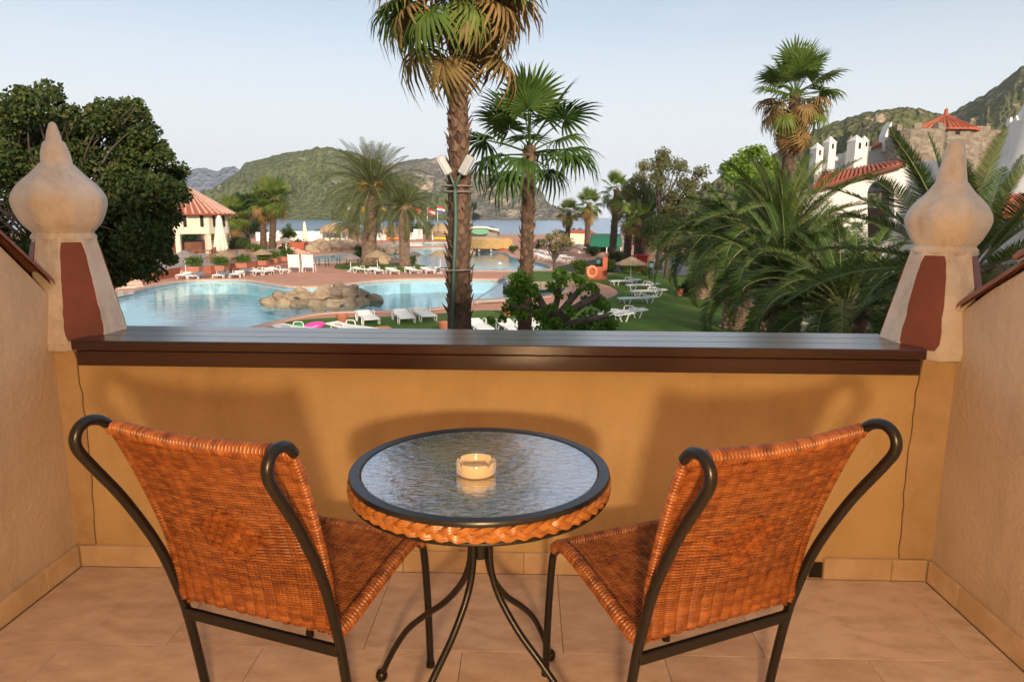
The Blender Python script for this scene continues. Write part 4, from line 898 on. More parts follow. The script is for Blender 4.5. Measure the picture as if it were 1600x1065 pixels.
px_tree('umbrella_pine', (388, 390), 88, [(365, 318, 9), (375, 312, 10), (388, 309, 10), (400, 311, 9), (410, 318, 8), (380, 322, 9), (395, 322, 9), (370, 328, 7), (398, 332, 6)], 'flat topped umbrella pine between the pavilion and the twin fan palms', L_BUSHD, 420, .30, 39, .3, None, asp=.3)
# crooked tree on the pool terrace
px_tree('small_tree', (866, 421), 54, [(858, 372, 7), (868, 366, 8), (880, 372, 8), (890, 380, 7), (850, 380, 6), (872, 382, 7), (862, 388, 5)], 'small crooked grey tree by the far sun loungers', L_EUC, 300, .22, 41, .16, None, asp=.4)

# pollarded tree close to the balcony
Y = 11.5; b0 = ground_at(862, 500, Y); pt = empty('pollarded_tree', b0, label='pollarded tree with cut stubs and fresh shoots close to the balcony', cat='tree')
def L3(x, y, dy=0): q = PY(x, y, Y+dy); return Vector((q.x-b0.x, q.y-b0.y, q.z-GZ))
tk = MB(); fk = L3(862, 500); tk.tube(curve([(0, 0, 0), (.05, .02, fk.z*.5), fk], 5), [.20-.005*i for i in range(11)], 9)
for pts, r in (([(858, 505, 0), (845, 470, .1), (825, 440, .3)], .075), ([(862, 500, 0), (872, 462, -.1), (874, 430, -.2)], .06), ([(866, 500, 0), (895, 465, .1), (912, 446, .2)], .07), ([(872, 505, 0), (905, 478, -.2), (938, 460, -.3)], .085), ([(858, 508, 0), (830, 485, -.2), (800, 478, -.3)], .05), ([(872, 510, 0), (915, 500, -.3), (952, 493, -.4)], .065)):
    c_ = curve([L3(*q) for q in pts], 5); tk.tube(c_, [r*.78*(1.3-.05*i) for i in range(len(c_))], 8)
tk.build('trunk', mat('plane_bark', (.14, .11, .085), (.07, .055, .04), scale=7, rough=.9, bump=.7, bscale=25, dist=.02), pt)
cl = []; r_ = random.Random(8)
for (x, y, r) in [(815, 440, 22), (800, 455, 16), (828, 452, 16), (875, 428, 14), (880, 440, 12), (862, 447, 10), (910, 440, 14), (925, 450, 12), (900, 432, 10), (935, 470, 14), (945, 480, 10), (800, 480, 16), (815, 490, 12), (785, 498, 9), (768, 500, 7), (860, 480, 10), (890, 485, 12), (845, 495, 14), (920, 500, 20), (940, 512, 16), (900, 515, 18), (850, 515, 14), (880, 525, 20), (930, 530, 22), (800, 470, 8), (840, 465, 9), (873, 460, 9), (893, 462, 9), (915, 470, 9), (835, 480, 10), (812, 465, 12), (950, 495, 10), (955, 508, 12), (905, 455, 8), (868, 505, 12)]:
    q = L3(x, y, r_.uniform(-.5, .5)); cl.append((tuple(q), r*Y/FPX))
V, F = leaf_cloud(cl, 6000, .072, np.random.default_rng(5), .7)
o = bpy.data.objects.new('crown', mesh_np('crown', V, F, L_PLANE)); col.objects.link(o); o.parent = pt; o['kind'] = 'stuff'

# bushes: (x, y base, rx px, h px, material, label)
for i, (x, y, rx, h, m, lab) in enumerate([
    (907, 428, 20, 22, L_BUSH, 'clipped round bush left of the red wall with the life ring'), (948, 425, 22, 20, L_BUSH, 'green bush behind the red wall with the life ring'),
    (985, 428, 22, 24, L_BUSH, 'broad green bush right behind the big straw parasol on the lawn'), (1010, 432, 12, 18, L_BUSH, 'small green bush at the corner of the garden path'),
    (970, 408, 26, 18, L_OLIVE, 'yellow green bush beneath the slim fan palm'), (925, 400, 20, 16, L_OLIVE, 'dusty bush in front of the green awning'),
    (1180, 512, 30, 34, L_BUSHD, 'dark round bush by the trunk of the date palm at the lawn corner'), (1150, 488, 16, 30, L_BUSHD, 'dark bush under the wide arching date palm'), (1080, 462, 24, 34, L_BUSHD, 'dense dark bush at the far end of the lawn edge'),
    (1195, 470, 28, 30, L_BUSHD, 'dark bush behind the thick scarred trunk'), (1345, 545, 60, 40, L_BUSHD, 'low dark bush at the foot of the smooth tipped finial side palms'), (1120, 425, 40, 44, L_BUSHD, 'tall dark hedge bush beyond the lawn end'), (1180, 430, 60, 46, L_BUSHD, 'wide dark hedge bush behind the row of date palms'), (1300, 440, 90, 60, L_BUSHD, 'large dark hedge below the white arched house'), (1430, 470, 90, 80, L_BUSHD, 'large dark hedge below the stone tower'),
    (452, 384, 16, 38, L_BUSH, 'leafy bush beside the red planter urn'), (470, 372, 14, 12, L_BUSHD, 'dark low bush beside the white sea wall'),
    (500, 372, 14, 12, L_BUSH, 'light green bush next to the thatched shelter nearest the pavilion'), (548, 369, 16, 14, L_BUSHD, 'dark bush between the thatched shelters'), (652, 372, 14, 26, L_BUSHD, 'round dark shore tree beside the white flag podium'), (669, 371, 13, 26, L_BUSHD, 'round dark shore tree just right of the flag podium'), (700, 371, 14, 22, L_BUSHD, 'dark shore bush left of the tallest palm trunk'), (731, 371, 14, 22, L_BUSHD, 'dark shore bush right of the tallest palm trunk'), (766, 370, 15, 14, L_BUSHD, 'low shore bush behind the reed roofed bar'),
    (882, 376, 10, 20, L_BUSHD, 'shore bush at the foot of the small sea fan palm'), (904, 376, 14, 22, L_BUSHD, 'rounded shore bush between the two sea fan palms'), (850, 388, 22, 14, L_OLIVE, 'loose bush behind the far sun loungers'), (880, 392, 18, 12, L_OLIVE, 'low pale bush by the far straw parasols'), (802, 396, 10, 14, L_OLIVE, 'low bush beside the reed roofed bar end'),
    (340, 380, 26, 24, L_BUSH, 'green bush under the white pavilion'), (375, 398, 24, 30, L_OLIVE, 'feathery green bush behind the closed parasol'), (398, 402, 22, 24, L_BUSH, 'green bush in front of the umbrella pine'), (300, 384, 26, 22, L_BUSHD, 'dark bush behind the pavilion pillar'), (445, 398, 14, 18, L_BUSHD, 'dark bush right of the twin fan palms'), (396, 372, 30, 40, L_BUSHD, 'tall dark shrub behind the twin fan palms'), (560, 410, 12, 28, L_BUSHD, 'yucca like dark bush at the foot of the large date palm'), (645, 414, 8, 18, L_OLIVE, 'upright pale bush at the foot of the smaller date palm')]):
    b0 = G(x, y); s = b0.y/FPX
    bush('bush', b0, lab, 'garden bushes', m, rx*s, min(rx*s, 2.5), h*s, leaf=max(.09, 2.3*s), per=17/max(.09, 2.3*s)**2, seed=70+i)

# ------------------------------------------------------------------ buildings on the right
M_WHITE = mat('whitewash', (.72, .69, .65), (.65, .61, .56), scale=.7, rough=.85, bump=.2, bscale=5, dist=.02, stain=((1.6, 1.6, .35), .35, (.40, .36, .31)))
M_CREAM = mat('cream_render', (.66, .58, .45), (.60, .52, .40), scale=.8, rough=.85)
M_ROOF = mat('roof_tile', (.42, .115, .055), (.30, .075, .038), scale=3, rough=.8, bump=.2, bscale=9, dist=.02, rnd=True)
M_FASCIA = mat('fascia_wood', (.16, .062, .035), (.12, .045, .026), scale=3, rough=.8)
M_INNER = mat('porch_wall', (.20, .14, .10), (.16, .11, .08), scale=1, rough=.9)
sm_, nt, b = nodes_of('rubble_stone'); N, L = nt.nodes, nt.links
tc = N.new('ShaderNodeTexCoord'); mp = N.new('ShaderNodeMapping'); mp.inputs['Scale'].default_value = (4.2, 4.2, 6.5); L.new(tc.outputs['Object'], mp.inputs[0])
v1 = N.new('ShaderNodeTexVoronoi'); v1.inputs['Scale'].default_value = 1; L.new(mp.outputs[0], v1.inputs['Vector']); v2 = N.new('ShaderNodeTexVoronoi'); v2.feature = 'DISTANCE_TO_EDGE'; L.new(mp.outputs[0], v2.inputs['Vector'])
cr = N.new('ShaderNodeValToRGB'); cr.color_ramp.elements[0].color = (.26, .205, .15, 1); cr.color_ramp.elements[1].color = (.50, .42, .32, 1); sx_ = N.new('ShaderNodeSeparateColor'); L.new(v1.outputs['Color'], sx_.inputs[0]); L.new(sx_.outputs[0], cr.inputs[0])
m1 = N.new('ShaderNodeMix'); m1.data_type = 'RGBA'; m1.inputs[6].default_value = (.16, .125, .09, 1); mr = N.new('ShaderNodeMapRange'); mr.inputs[2].default_value = .09; L.new(v2.outputs['Distance'], mr.inputs[0]); L.new(mr.outputs[0], m1.inputs[0]); L.new(cr.outputs[0], m1.inputs[7]); L.new(m1.outputs[2], b.inputs['Base Color'])
b.inputs['Roughness'].default_value = .95; add_bump(nt, b, mr.outputs[0], .8, .05); M_STONE = sm_
def wallpoly(pts, y0, y1, holes=()):
    """wall standing in the XZ plane between y0 (front) and y1"""
    mb = MB().poly(pts, -y1, -y0, holes); mb.v = [(a, -c, b) for a, b, c in mb.v]; return mb
def xz(x, y, Y): p = PY(x, y, Y); return (p.x, p.z)
def tile_rows(parent, A, B, C, D, n, r, m=None, mesh=None):
    """rows of barrel tiles from the eave A-B up to the ridge D-C"""
    for i in range(n):
        t = (i+.5)/n; a = A.lerp(B, t); b = D.lerp(C, t); mb = MB(); k = 7; pts = [a.lerp(b, j/k) for j in range(k+1)]
        mb.tube([q+Vector((0, 0, r*.35)) for q in pts for _ in (0, 1)][1:-1] if False else [q+Vector((0, 0, r*.35)) for q in pts], [r*(1.08 if j % 2 == 0 else .92) for j in range(k+1)], 6)
        mb.build('tile_row', m or M_ROOF, parent, world=True)
Y = 40.0; ah = empty('arched_house', ground_at(1330, 330, Y), label='white house with red tiled roof and a dark arched porch opening', cat='building')
arch = [xz(1356, 372, Y)]+[(xz(1376, 302, Y)[0]+.0+(20*Y/FPX)*math.cos(a)*-1, xz(1376, 302, Y)[1]+(20*Y/FPX)*math.sin(a)) for a in [math.pi*i/14 for i in range(15)]]+[xz(1396, 372, Y)]
wp = [xz(1245, 420, Y), xz(1470, 420, Y), xz(1470, 250, Y), xz(1412, 253.5, Y), xz(1374, 265, Y), xz(1276, 291, Y), xz(1245, 303, Y)]
wallpoly(wp, Y, Y+.5, [arch]).build('wall', M_WHITE, ah, smooth=False, world=True)
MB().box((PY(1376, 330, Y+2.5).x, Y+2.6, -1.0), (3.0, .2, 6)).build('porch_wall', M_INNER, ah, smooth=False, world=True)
MB().box((PY(1392, 320, Y+1.6).x, Y+1.5, -1.0), (.55, .5, 6)).build('porch_pillar', M_STONE, ah, smooth=False, world=True)
A, B = PY(1268, 295, Y-.35), PY(1414, 253.5, Y-.35); D, C = PY(1284, 272, Y+2.6), PY(1400, 252, Y+2.6)
rf = MB().add([A, B, C, D, A-Vector((0, 0, .14)), B-Vector((0, 0, .14)), C-Vector((0, 0, .14)), D-Vector((0, 0, .14))], [(0, 1, 2, 3), (7, 6, 5, 4), (0, 4, 5, 1), (1, 5, 6, 2), (2, 6, 7, 3), (3, 7, 4, 0)]).build('roof', M_ROOF, ah, smooth=False, world=True)
tile_rows(rf, A, B, C, D, 20, .085)
MB().tube([A-Vector((0, .06, .16)), B-Vector((0, .06, .16))], .13, 4).build('fascia', M_FASCIA, ah, smooth=False, world=True)
def turret(x, hw, yp, ys, yb, Y, lab, win=True):
    c = PY(x, yb, Y); s = Y/FPX; w_ = hw*s*2; zt = PY(x, ys, Y).z; zp = PY(x, yp, Y).z
    t = empty('white_turret', Vector((c.x, Y, GZ)), label=lab, cat='turret', group='whitewashed turrets above the arched house')
    MB().box((0, 0, (zt-GZ)/2), (w_, w_, zt-GZ), rz=.35).build('shaft', M_WHITE, t, smooth=False)
    MB().box((0, 0, zt-GZ+(zp-zt)/2), (w_*1.12, w_*1.12, zp-zt), rz=.35, taper=.04).build('cap', M_WHITE, t, smooth=False)
    if win:
        M = Matrix.Rotation(.35, 4, 'Z'); h = w_*.55
        o = MB().box((0, 0, 0), (w_*.26, .04, h)); o.v = [tuple(M @ Vector(v)+(M @ Vector((0, -w_/2, 0)))+Vector((0, 0, zt-GZ-h*.8))) for v in o.v]; o.build('window', M_DARK, t, smooth=False)
    return t
turret(1271, 6.5, 223, 233, 300, 46, 'leftmost short white turret beyond the red roof of the arched house')
turret(1290, 6.5, 213, 223, 300, 46, 'slim white turret left of the white arch')
turret(1318, 4.5, 235, 242, 300, 46, 'lowest white turret just right of the white arch')
turret(1330, 8, 211, 221, 300, 45, 'broad white turret, taller one of the close pair')
turret(1342, 5.5, 212, 221, 300, 46.5, 'narrow white turret, right one of the close pair')
ar = empty('white_arch', ground_at(1302, 260, 46), label='small white arch spanning between the white turrets', cat='arch'); c = PY(1302, 262, 46); s = 46/FPX
mb = MB(); pts = [c+Vector((math.cos(a)*13*s, 0, math.sin(a)*13*s)) for a in [math.pi*i/12 for i in range(13)]]; mb.tube(pts, .14, 6)
mb.tube([pts[0], Vector((pts[0].x, pts[0].y, GZ))], .14, 6); mb.tube([pts[-1], Vector((pts[-1].x, pts[-1].y, GZ))], .14, 6); mb.build('arch_band', M_WHITE, ar, world=True)
wb = empty('white_house', ground_at(1360, 260, 47), label='white block house with a pointed white chimney beside the stone tower', cat='building')
wallpoly([xz(1334, 300, 47), xz(1396, 300, 47), xz(1396, 224, 47), xz(1366, 228, 47), xz(1362, 236, 47), xz(1334, 236, 47)], 47, 50).build('wall', M_WHITE, wb, smooth=False, world=True)
A, B, D, C = PY(1361, 231, 46.8), PY(1388, 218, 46.8), PY(1366, 222, 48.6), PY(1390, 207, 48.6)
MB().add([A, B, C, D, A-Vector((0, 0, .2)), B-Vector((0, 0, .2)), C-Vector((0, 0, .2)), D-Vector((0, 0, .2))], [(0, 1, 2, 3), (7, 6, 5, 4), (0, 4, 5, 1), (1, 5, 6, 2), (2, 6, 7, 3), (3, 7, 4, 0)]).build('roof', M_ROOF, wb, smooth=False, world=True)
ch_ = wallpoly([xz(1383, 236, 46.4), xz(1395, 236, 46.4), xz(1393.5, 190, 46.4), xz(1390, 196, 46.4), xz(1383, 211, 46.4)], 46.4, 47.2).build('chimney', M_WHITE, wb, smooth=False, world=True)
for yy in (221.5, 229.5): p = PY(1388.5, yy, 46.38); MB().box((p.x, 46.38, p.z), (.34, .05, .07)).build('vent_slot', M_DARK, ch_, smooth=False, world=True) if False else MB().box((p.x, 46.38, p.z), (.34, .05, .07)).build('vent_slot', M_DARK, wb, smooth=False, world=True)

Y = 43.0; st = empty('stone_tower', ground_at(1426, 250, Y), label='rubble stone tower with broken battlements beside the arched house', cat='tower'); s = Y/FPX
ctr = PY(1427, 250, Y+1.7); R_ = 38*s; zt = PY(1427, 200, Y).z
MB().lathe([(R_*1.12, GZ), (R_*1.02, 1.5), (R_, zt)], 14, c=(ctr.x, ctr.y, 0)).build('wall', M_STONE, st, smooth=False, world=True)
for k in range(14):
    a = 2*math.pi*(k+.5)/14
    if k % 2: MB().box((ctr.x+math.cos(a)*R_*.9, ctr.y+math.sin(a)*R_*.9, zt+.17), (.34, .40, .36), rz=a).build('battlement', M_STONE, st, smooth=False, world=True)
for (x, y, w_, h_) in ((1420.5, 254, 4, 10), (1425.5, 254, 3.4, 12)):
    p = PY(x, y, Y); MB().box((p.x, ctr.y-R_*1.0, p.z), (w_*s, .22, h_*s)).build('slit_window', M_DARK, st, smooth=False, world=True)
Y = 46.5; rt_ = empty('roofed_tower', ground_at(1475, 250, Y), label='stone tower with a pointed red tiled roof', cat='tower'); s = Y/FPX
ctr = PY(1475, 205, Y+1.5); R_ = 46*s; ze = PY(1475, 202, Y).z; za = PY(1467, 176, Y).z
MB().lathe([(R_*.92, GZ), (R_*.90, ze)], 8, c=(ctr.x, ctr.y, 0), a0=rad(22.5)).build('wall', M_STONE, rt_, smooth=False, world=True)
cr_ = MB().lathe([(R_*1.06, ze-.04), (R_*1.06, ze+.05), (R_*.10, za)], 8, c=(ctr.x, ctr.y, 0), a0=rad(22.5)).build('roof', M_ROOF, rt_, smooth=False, world=True)
for k in range(40):
    a = 2*math.pi*(k+.5)/40; f = (k % 5)+.5; oc = math.cos(rad(22.5))/math.cos(((a-rad(0)+rad(22.5)) % rad(45))-rad(22.5)); d = Vector((math.cos(a), math.sin(a), 0)); e0 = Vector((ctr.x, ctr.y, ze+.07))+d*R_*1.05*oc; e1 = Vector((ctr.x, ctr.y, za+.02))+d*R_*.10
    MB().tube([e0.lerp(e1, j/6) for j in range(7)], [.075*(1-.11*j)*(1.08 if j % 2 else .95) for j in range(7)], 5).build('tile_row', M_ROOF, cr_, world=True)
MB().lathe([(.24, za-.1), (.16, za+.12), (.10, za+.3), (.13, za+.36), (.03, za+.52)], 10, c=(ctr.x, ctr.y, 0)).build('roof_finial', M_ROOF, rt_, world=True)
p = PY(1494, 208, Y); MB().box((p.x, ctr.y-R_*.80, p.z), (.26, .25, .22)).build('small_window', M_DARK, rt_, smooth=False, world=True)
sw = empty('stone_wall', ground_at(1545, 260, 47), label='crenellated rubble stone wall right of the roofed tower', cat='wall')
wallpoly([xz(1512, 420, 47), xz(1625, 420, 47), xz(1625, 205, 47), xz(1556, 203, 47), xz(1548, 203, 47), xz(1548, 197, 47), xz(1527, 197, 47), xz(1527, 204, 47), xz(1512, 204, 47)], 47, 47.8).build('wall', M_STONE, sw, smooth=False, world=True)
Y = 33; wt_ = empty('white_conical_tower', ground_at(1640, 250, Y), label='flaring white conical tower at the picture edge behind the dark palm', cat='tower'); s = Y/FPX; ctr = PY(1640, 250, Y+1.5)
Z = lambda y: PY(1640, y, Y).z
MB().lathe([(98*s, Z(380)), (92*s, Z(330)), (76*s, Z(262)), (66*s, Z(222)), (63*s, Z(200)), (61*s, Z(182)), (52*s, Z(176)), (42*s, Z(150)), (32*s, Z(128)), (12*s, Z(95))], 28, c=(ctr.x, ctr.y, 0)).build('wall', M_WHITE, wt_, world=True)
for k in range(26):
    a = 2*math.pi*k/26; d = Vector((math.cos(a), math.sin(a), 0)); q = Vector((ctr.x, ctr.y, Z(180)))+d*60*s
    MB().box(q, (.16, .24, .34), rz=a, taper=.5).build('scallop', M_WHITE, wt_, smooth=False, world=True)
Y = 27; lr = empty('low_house', ground_at(1590, 340, Y), label='low white house with red tiled roof under the flaring white tower', cat='building')
MB().box((PY(1625, 340, Y+2).x, Y+2, (PY(1600, 333, Y).z+GZ)/2), (3.0, 3.4, PY(1600, 333, Y).z-GZ)).build('wall', M_WHITE, lr, smooth=False, world=True)
A, B, D, C = PY(1552, 336, Y), PY(1690, 333, Y), PY(1575, 306, Y+2.4), PY(1690, 300, Y+2.4)
rf = MB().add([A, B, C, D, A-Vector((0, 0, .12)), B-Vector((0, 0, .12)), C-Vector((0, 0, .12)), D-Vector((0, 0, .12))], [(0, 1, 2, 3), (7, 6, 5, 4), (0, 4, 5, 1), (1, 5, 6, 2), (2, 6, 7, 3), (3, 7, 4, 0)]).build('roof', M_ROOF, lr, smooth=False, world=True)
tile_rows(rf, A, B, C, D, 16, .08)
gw = empty('garden_wall', ground_at(1250, 500, 19), label='pale stone garden wall behind the date palm trunks', cat='wall')
a, b_ = ground_at(1205, 500, 24), ground_at(1500, 500, 15); d = (b_-a).normalized(); n_ = Vector((-d.y, d.x, 0)); Lw = (b_-a).length
for k in range(int(Lw/1.4)):
    c = a+d*(1.4*k+.7); MB().bbox((c.x, c.y, GZ+.5+.03*(k % 3)), (1.39, .3, 1.0+.06*(k % 3)), .02, rz=math.atan2(d.y, d.x)).build('wall_block', M_CREAM, gw, smooth=False, world=True)

# ------------------------------------------------------------------ pavilion on the left
Yp = 66.0; c = PY(293, 335, Yp+2.0); s = Yp/FPX; pv = empty('pavilion', Vector((c.x, c.y, GZ)), label='cream octagonal pavilion with striped red tiled roof behind the leafy tree', cat='building')
R_ = 70*s; ze = PY(293, 334.5, Yp).z; za = PY(293, 293, Yp+2).z; zw = PY(293, 365, Yp).z
MB().lathe([(R_*.86, zw), (R_*.86, ze+.1)], 8, c=(c.x, c.y, 0), a0=rad(10)).build('wall', M_CREAM, pv, smooth=False, world=True)
rf = MB().lathe([(R_, ze-.10), (R_*1.02, ze), (R_*.5, ze+(za-ze)*.55), (R_*.06, za)], 24, c=(c.x, c.y, 0)).build('roof', M_ROOF, pv, smooth=False, world=True)
M_RIDGE = mat('ridge_tile', (.52, .34, .27), (.44, .26, .20), scale=4, rough=.8)
for k in range(44):
    a = 2*math.pi*k/44; d = Vector((math.cos(a), math.sin(a), 0)); P = [Vector((c.x, c.y, z+.06))+d*r for r, z in ((R_*1.01, ze), (R_*.76, ze+(za-ze)*.275), (R_*.5, ze+(za-ze)*.55), (R_*.10, za*.98+ze*.02))]
    MB().tube(P, [.13, .11, .08, .03], 5).build('tile_row', M_RIDGE, rf, world=True)
for k in range(8):
    a = rad(10)+2*math.pi*k/8; d = Vector((math.cos(a), math.sin(a), 0)); q = Vector((c.x, c.y, 0))+d*R_*.78; MB().box((q.x, q.y, (GZ+zw)/2), (.42, .42, zw-GZ), rz=a).build('pillar', M_CREAM, pv, smooth=False, world=True)
    for off in (-.16, .20):
        a2 = a+rad(22.5)+off; d2 = Vector((math.cos(a+rad(22.5)), math.sin(a+rad(22.5)), 0)); tn = Vector((-d2.y, d2.x, 0)); q = Vector((c.x, c.y, 0))+d2*(R_*.86*math.cos(rad(22.5))+.01)+tn*off*R_*.95
        MB().box((q.x, q.y, ze-.62), (.06, .30, 1.15), rz=a+rad(22.5)).build('slit_window', M_DARK, pv, smooth=False, world=True)
MB().lathe([(R_*.45, GZ+.63), (R_*.45, GZ+1.7)], 12, c=(c.x, c.y, 0)).build('bar_counter', M_FASCIA, pv, smooth=False, world=True)

# ------------------------------------------------------------------ pool furniture
M_PLASTIC = mat('white_plastic', (.74, .73, .71), (.68, .67, .65), scale=3, rough=.4)
M_STRAW = mat('straw_thatch', (.40, .29, .17), (.27, .19, .11), scale=5, rough=.95, bump=.8, bscale=24, dist=.03, stretch=(1, 1, .3), rnd=True)
M_GREYC = mat('grey_canopy', (.27, .24, .21), (.20, .18, .155), scale=4, rough=.9, rnd=True)
M_CANVAS = mat('cream_canvas', (.72, .66, .54), (.64, .58, .46), scale=4, rough=.9)
ORD = ['first', 'second', 'third', 'fourth', 'fifth', 'sixth', 'seventh', 'eighth', 'ninth', 'tenth', 'eleventh', 'twelfth']
def make_lounger(back=0.12):
    t = empty('sun_lounger', (0, 0, 0), cat='sun lounger'); 
    b1 = MB(); 
    for k in range(13): b1.bbox((0, -.92+.094*k, .315), (.56, .072, .022), .004)
    for s in (-1, 1): b1.tube(curve([(s*.30, -.97, .30), (s*.30, -.4, .315), (s*.30, .32, .315)], 4), .028, 6)
    b1.tube([(-.30, -.97, .30), (.30, -.97, .30)], .028, 6); b1.build('bed', M_PLASTIC, t)
    b2 = MB(); ca, sa = math.cos(back), math.sin(back)
    for k in range(7): y = .05+.094*k; b2.box((0, .30+y*ca, .318+y*sa), (.56, .072, .022))
    for s in (-1, 1): b2.tube([(s*.30, .30, .315), (s*.30, .30+.70*ca, .315+.70*sa)], .026, 6)
    b2.tube([(-.3, .30+.70*ca, .315+.70*sa), (.3, .30+.70*ca, .315+.70*sa)], .026, 6); b2.build('backrest', M_PLASTIC, t)
    for s in (-1, 1):
        MB().tube(curve([(s*.315, -.86, .30), (s*.33, -.80, .06), (s*.33, -.68, .018), (s*.33, -.56, .06), (s*.315, -.48, .30)], 4), .024, 6).build('leg', M_PLASTIC, t)
        MB().tube(curve([(s*.315, .32, .30), (s*.33, .42, .06), (s*.33, .52, .018), (s*.33, .62, .06), (s*.315, .72, .32)], 4), .024, 6).build('leg', M_PLASTIC, t)
        MB().tube(curve([(s*.315, .10, .31), (s*.33, .14, .45), (s*.33, .22, .50), (s*.33, .48, .49), (s*.33, .55, .44), (s*.315, .58, .33)], 4), .022, 6).build('armrest', M_PLASTIC, t)
    return t
LPROTO = [make_lounger(.12)]; used = [False]
def lounger(x, y, deg, label, group, k=0, z=GZ):
    o = LPROTO[k] if not used[k] else copy_tree(LPROTO[k]); used[k] = True
    o.location = PZ(x, y, z); o.rotation_euler = (0, 0, rad(deg)); tag(o, label, 'sun lounger', group); return o
for i, (x, y, a) in enumerate([(574, 505, 25), (630, 503, 22), (662, 500, 24)]): lounger(x, y, a, f'{ORD[i]} white sun lounger from the left on the grass strip before the rock island', 'loungers on the near lawn')
for i, (x, y, a) in enumerate([(748, 520, 20), (796, 521, 18), (838, 520, 22)]): lounger(x, y, a, f'{ORD[i]} white sun lounger from the left just above the rail at the palm trunks', 'loungers on the near lawn')
lounger(550, 524, 62, 'white slatted sun lounger just above the rail below the grass strip', 'loungers on the near lawn'); lounger(470, 527, 70, 'white sun lounger carrying the green and pink floats', 'loungers on the near lawn')
for i, (x, y, a) in enumerate([(976, 446, -80), (1004, 453, -84), (1012, 463, -84), (996, 475, -78), (974, 497, -80), (952, 503, -76)]): lounger(x, y, a, f'{ORD[i]} white sun lounger counted from the big straw parasol towards the balcony', 'loungers on the lawn by the parasol')
for i, (x, y, a) in enumerate([(567, 426.5, 60), (588, 427.5, 30), (613, 428, 26), (643, 427, 28), (668, 427, 26), (690, 427, 30)]): lounger(x, y, a, f'{ORD[i]} white sun lounger from the left in the row under the pool date palms', 'loungers between the pools')
for i, (x, y, a) in enumerate([(290, 435, 8), (307, 436, 8), (346, 435, 8), (371, 433.5, 10), (394, 429.5, 60), (406, 429, 64), (421, 428, 20), (435, 427, 62)]): lounger(x, y, a, f'{ORD[i]} white sun lounger from the left along the red terrace wall', 'loungers along the terrace wall')
for i, (x, y, a) in enumerate([(842, 402, 20), (850, 405, 30), (858, 408, 40), (867, 410, 50), (877, 412, 60), (840, 395, 20), (850, 397, 30), (862, 400, 40), (872, 403, 40), (884, 406, 50)]): lounger(x, y, a, f'{ORD[i % 5]} white sun lounger from the left in the {"front" if i < 5 else "back"} row beside the small crooked tree', 'loungers in the far rows')
# two upright chairs seen from behind
def deck_chair(x, y, deg, label):
    t = empty('deck_chair', G(x, y), rad(deg), label, 'deck chair', 'upright deck chairs on the pool paving'); m = mat('chair_slats', (.72, .72, .74), (.60, .60, .64), scale=3, rough=.5); k = 1.12
    bk = MB()
    for i in range(9): bk.box((0, -.30-.015*i, .48+.105*i), (.80, .035, .085))
    bk.build('backrest', m, t, smooth=False); sb = MB()
    for i in range(6): sb.box((0, -.20+.15*i, .40), (.80, .12, .03))
    sb.build('seat', m, t, smooth=False)
    for sx in (-1, 1):
        MB().tube([(sx*.40, -.28, .36), (sx*.41, -.36, .9), (sx*.41, -.46, 1.42)], .03, 6).build('back_post', M_PLASTIC, t)
        for yy in (-.35, .55): MB().tube([(sx*.38, yy*.8, .40), (sx*.41, yy, 0)], .028, 6).build('leg', M_PLASTIC, t)
        MB().tube(curve([(sx*.41, -.36, .66), (sx*.42, .2, .68), (sx*.41, .5, .42)], 4), .026, 6).build('armrest', M_PLASTIC, t)
deck_chair(461, 425, 8, 'upright white slatted deck chair nearer the planters, seen from behind'); deck_chair(483, 425, 4, 'upright white slatted deck chair nearer the table tennis table, seen from behind')
def parasol(x, yb, yt, hw, label, m, tilt=0.0, z=GZ, group='straw parasols'):
    b0 = PZ(x, yb, z); s = b0.y/FPX; H = up(x, yt, b0.y, z); R_ = hw*s; hc = max(.25, R_*.46); t = empty('parasol', b0, label=label, cat='parasol', group=group)
    n = 16; cn = MB(); prof = [(R_*1.0, H-hc-.06), (R_*1.01, H-hc), (R_*.62, H-hc*.56), (R_*.25, H-hc*.16), (R_*.04, H)]
    cn.lathe(prof, n, cap=False, rfun=lambda a, zz: 1+.035*math.cos(n*a*.5)); cn.lathe([(R_*.99, H-hc-.02), (R_*.6, H-hc*.62), (R_*.04, H-.05)], n, cap=False)
    cn.build('canopy', m, t, angle=25); MB().tube([(tilt, 0, 0), (0, 0, H-.03)], max(.03, .6*s), 6).build('pole', M_PLASTIC, t)
    MB().lathe([(.30, 0), (.30, .06), (.08, .12), (.05, .22)], 12, c=(tilt, 0, 0)).build('base', M_PLASTIC, t)
    rb = MB()
    for k in range(8): a = 2*math.pi*k/8; rb.tube([(math.cos(a)*R_*.95, math.sin(a)*R_*.95, H-hc-.02), (0, 0, H-hc*.5)], .014, 4)
    rb.build('ribs', M_FASCIA, t)
    return t
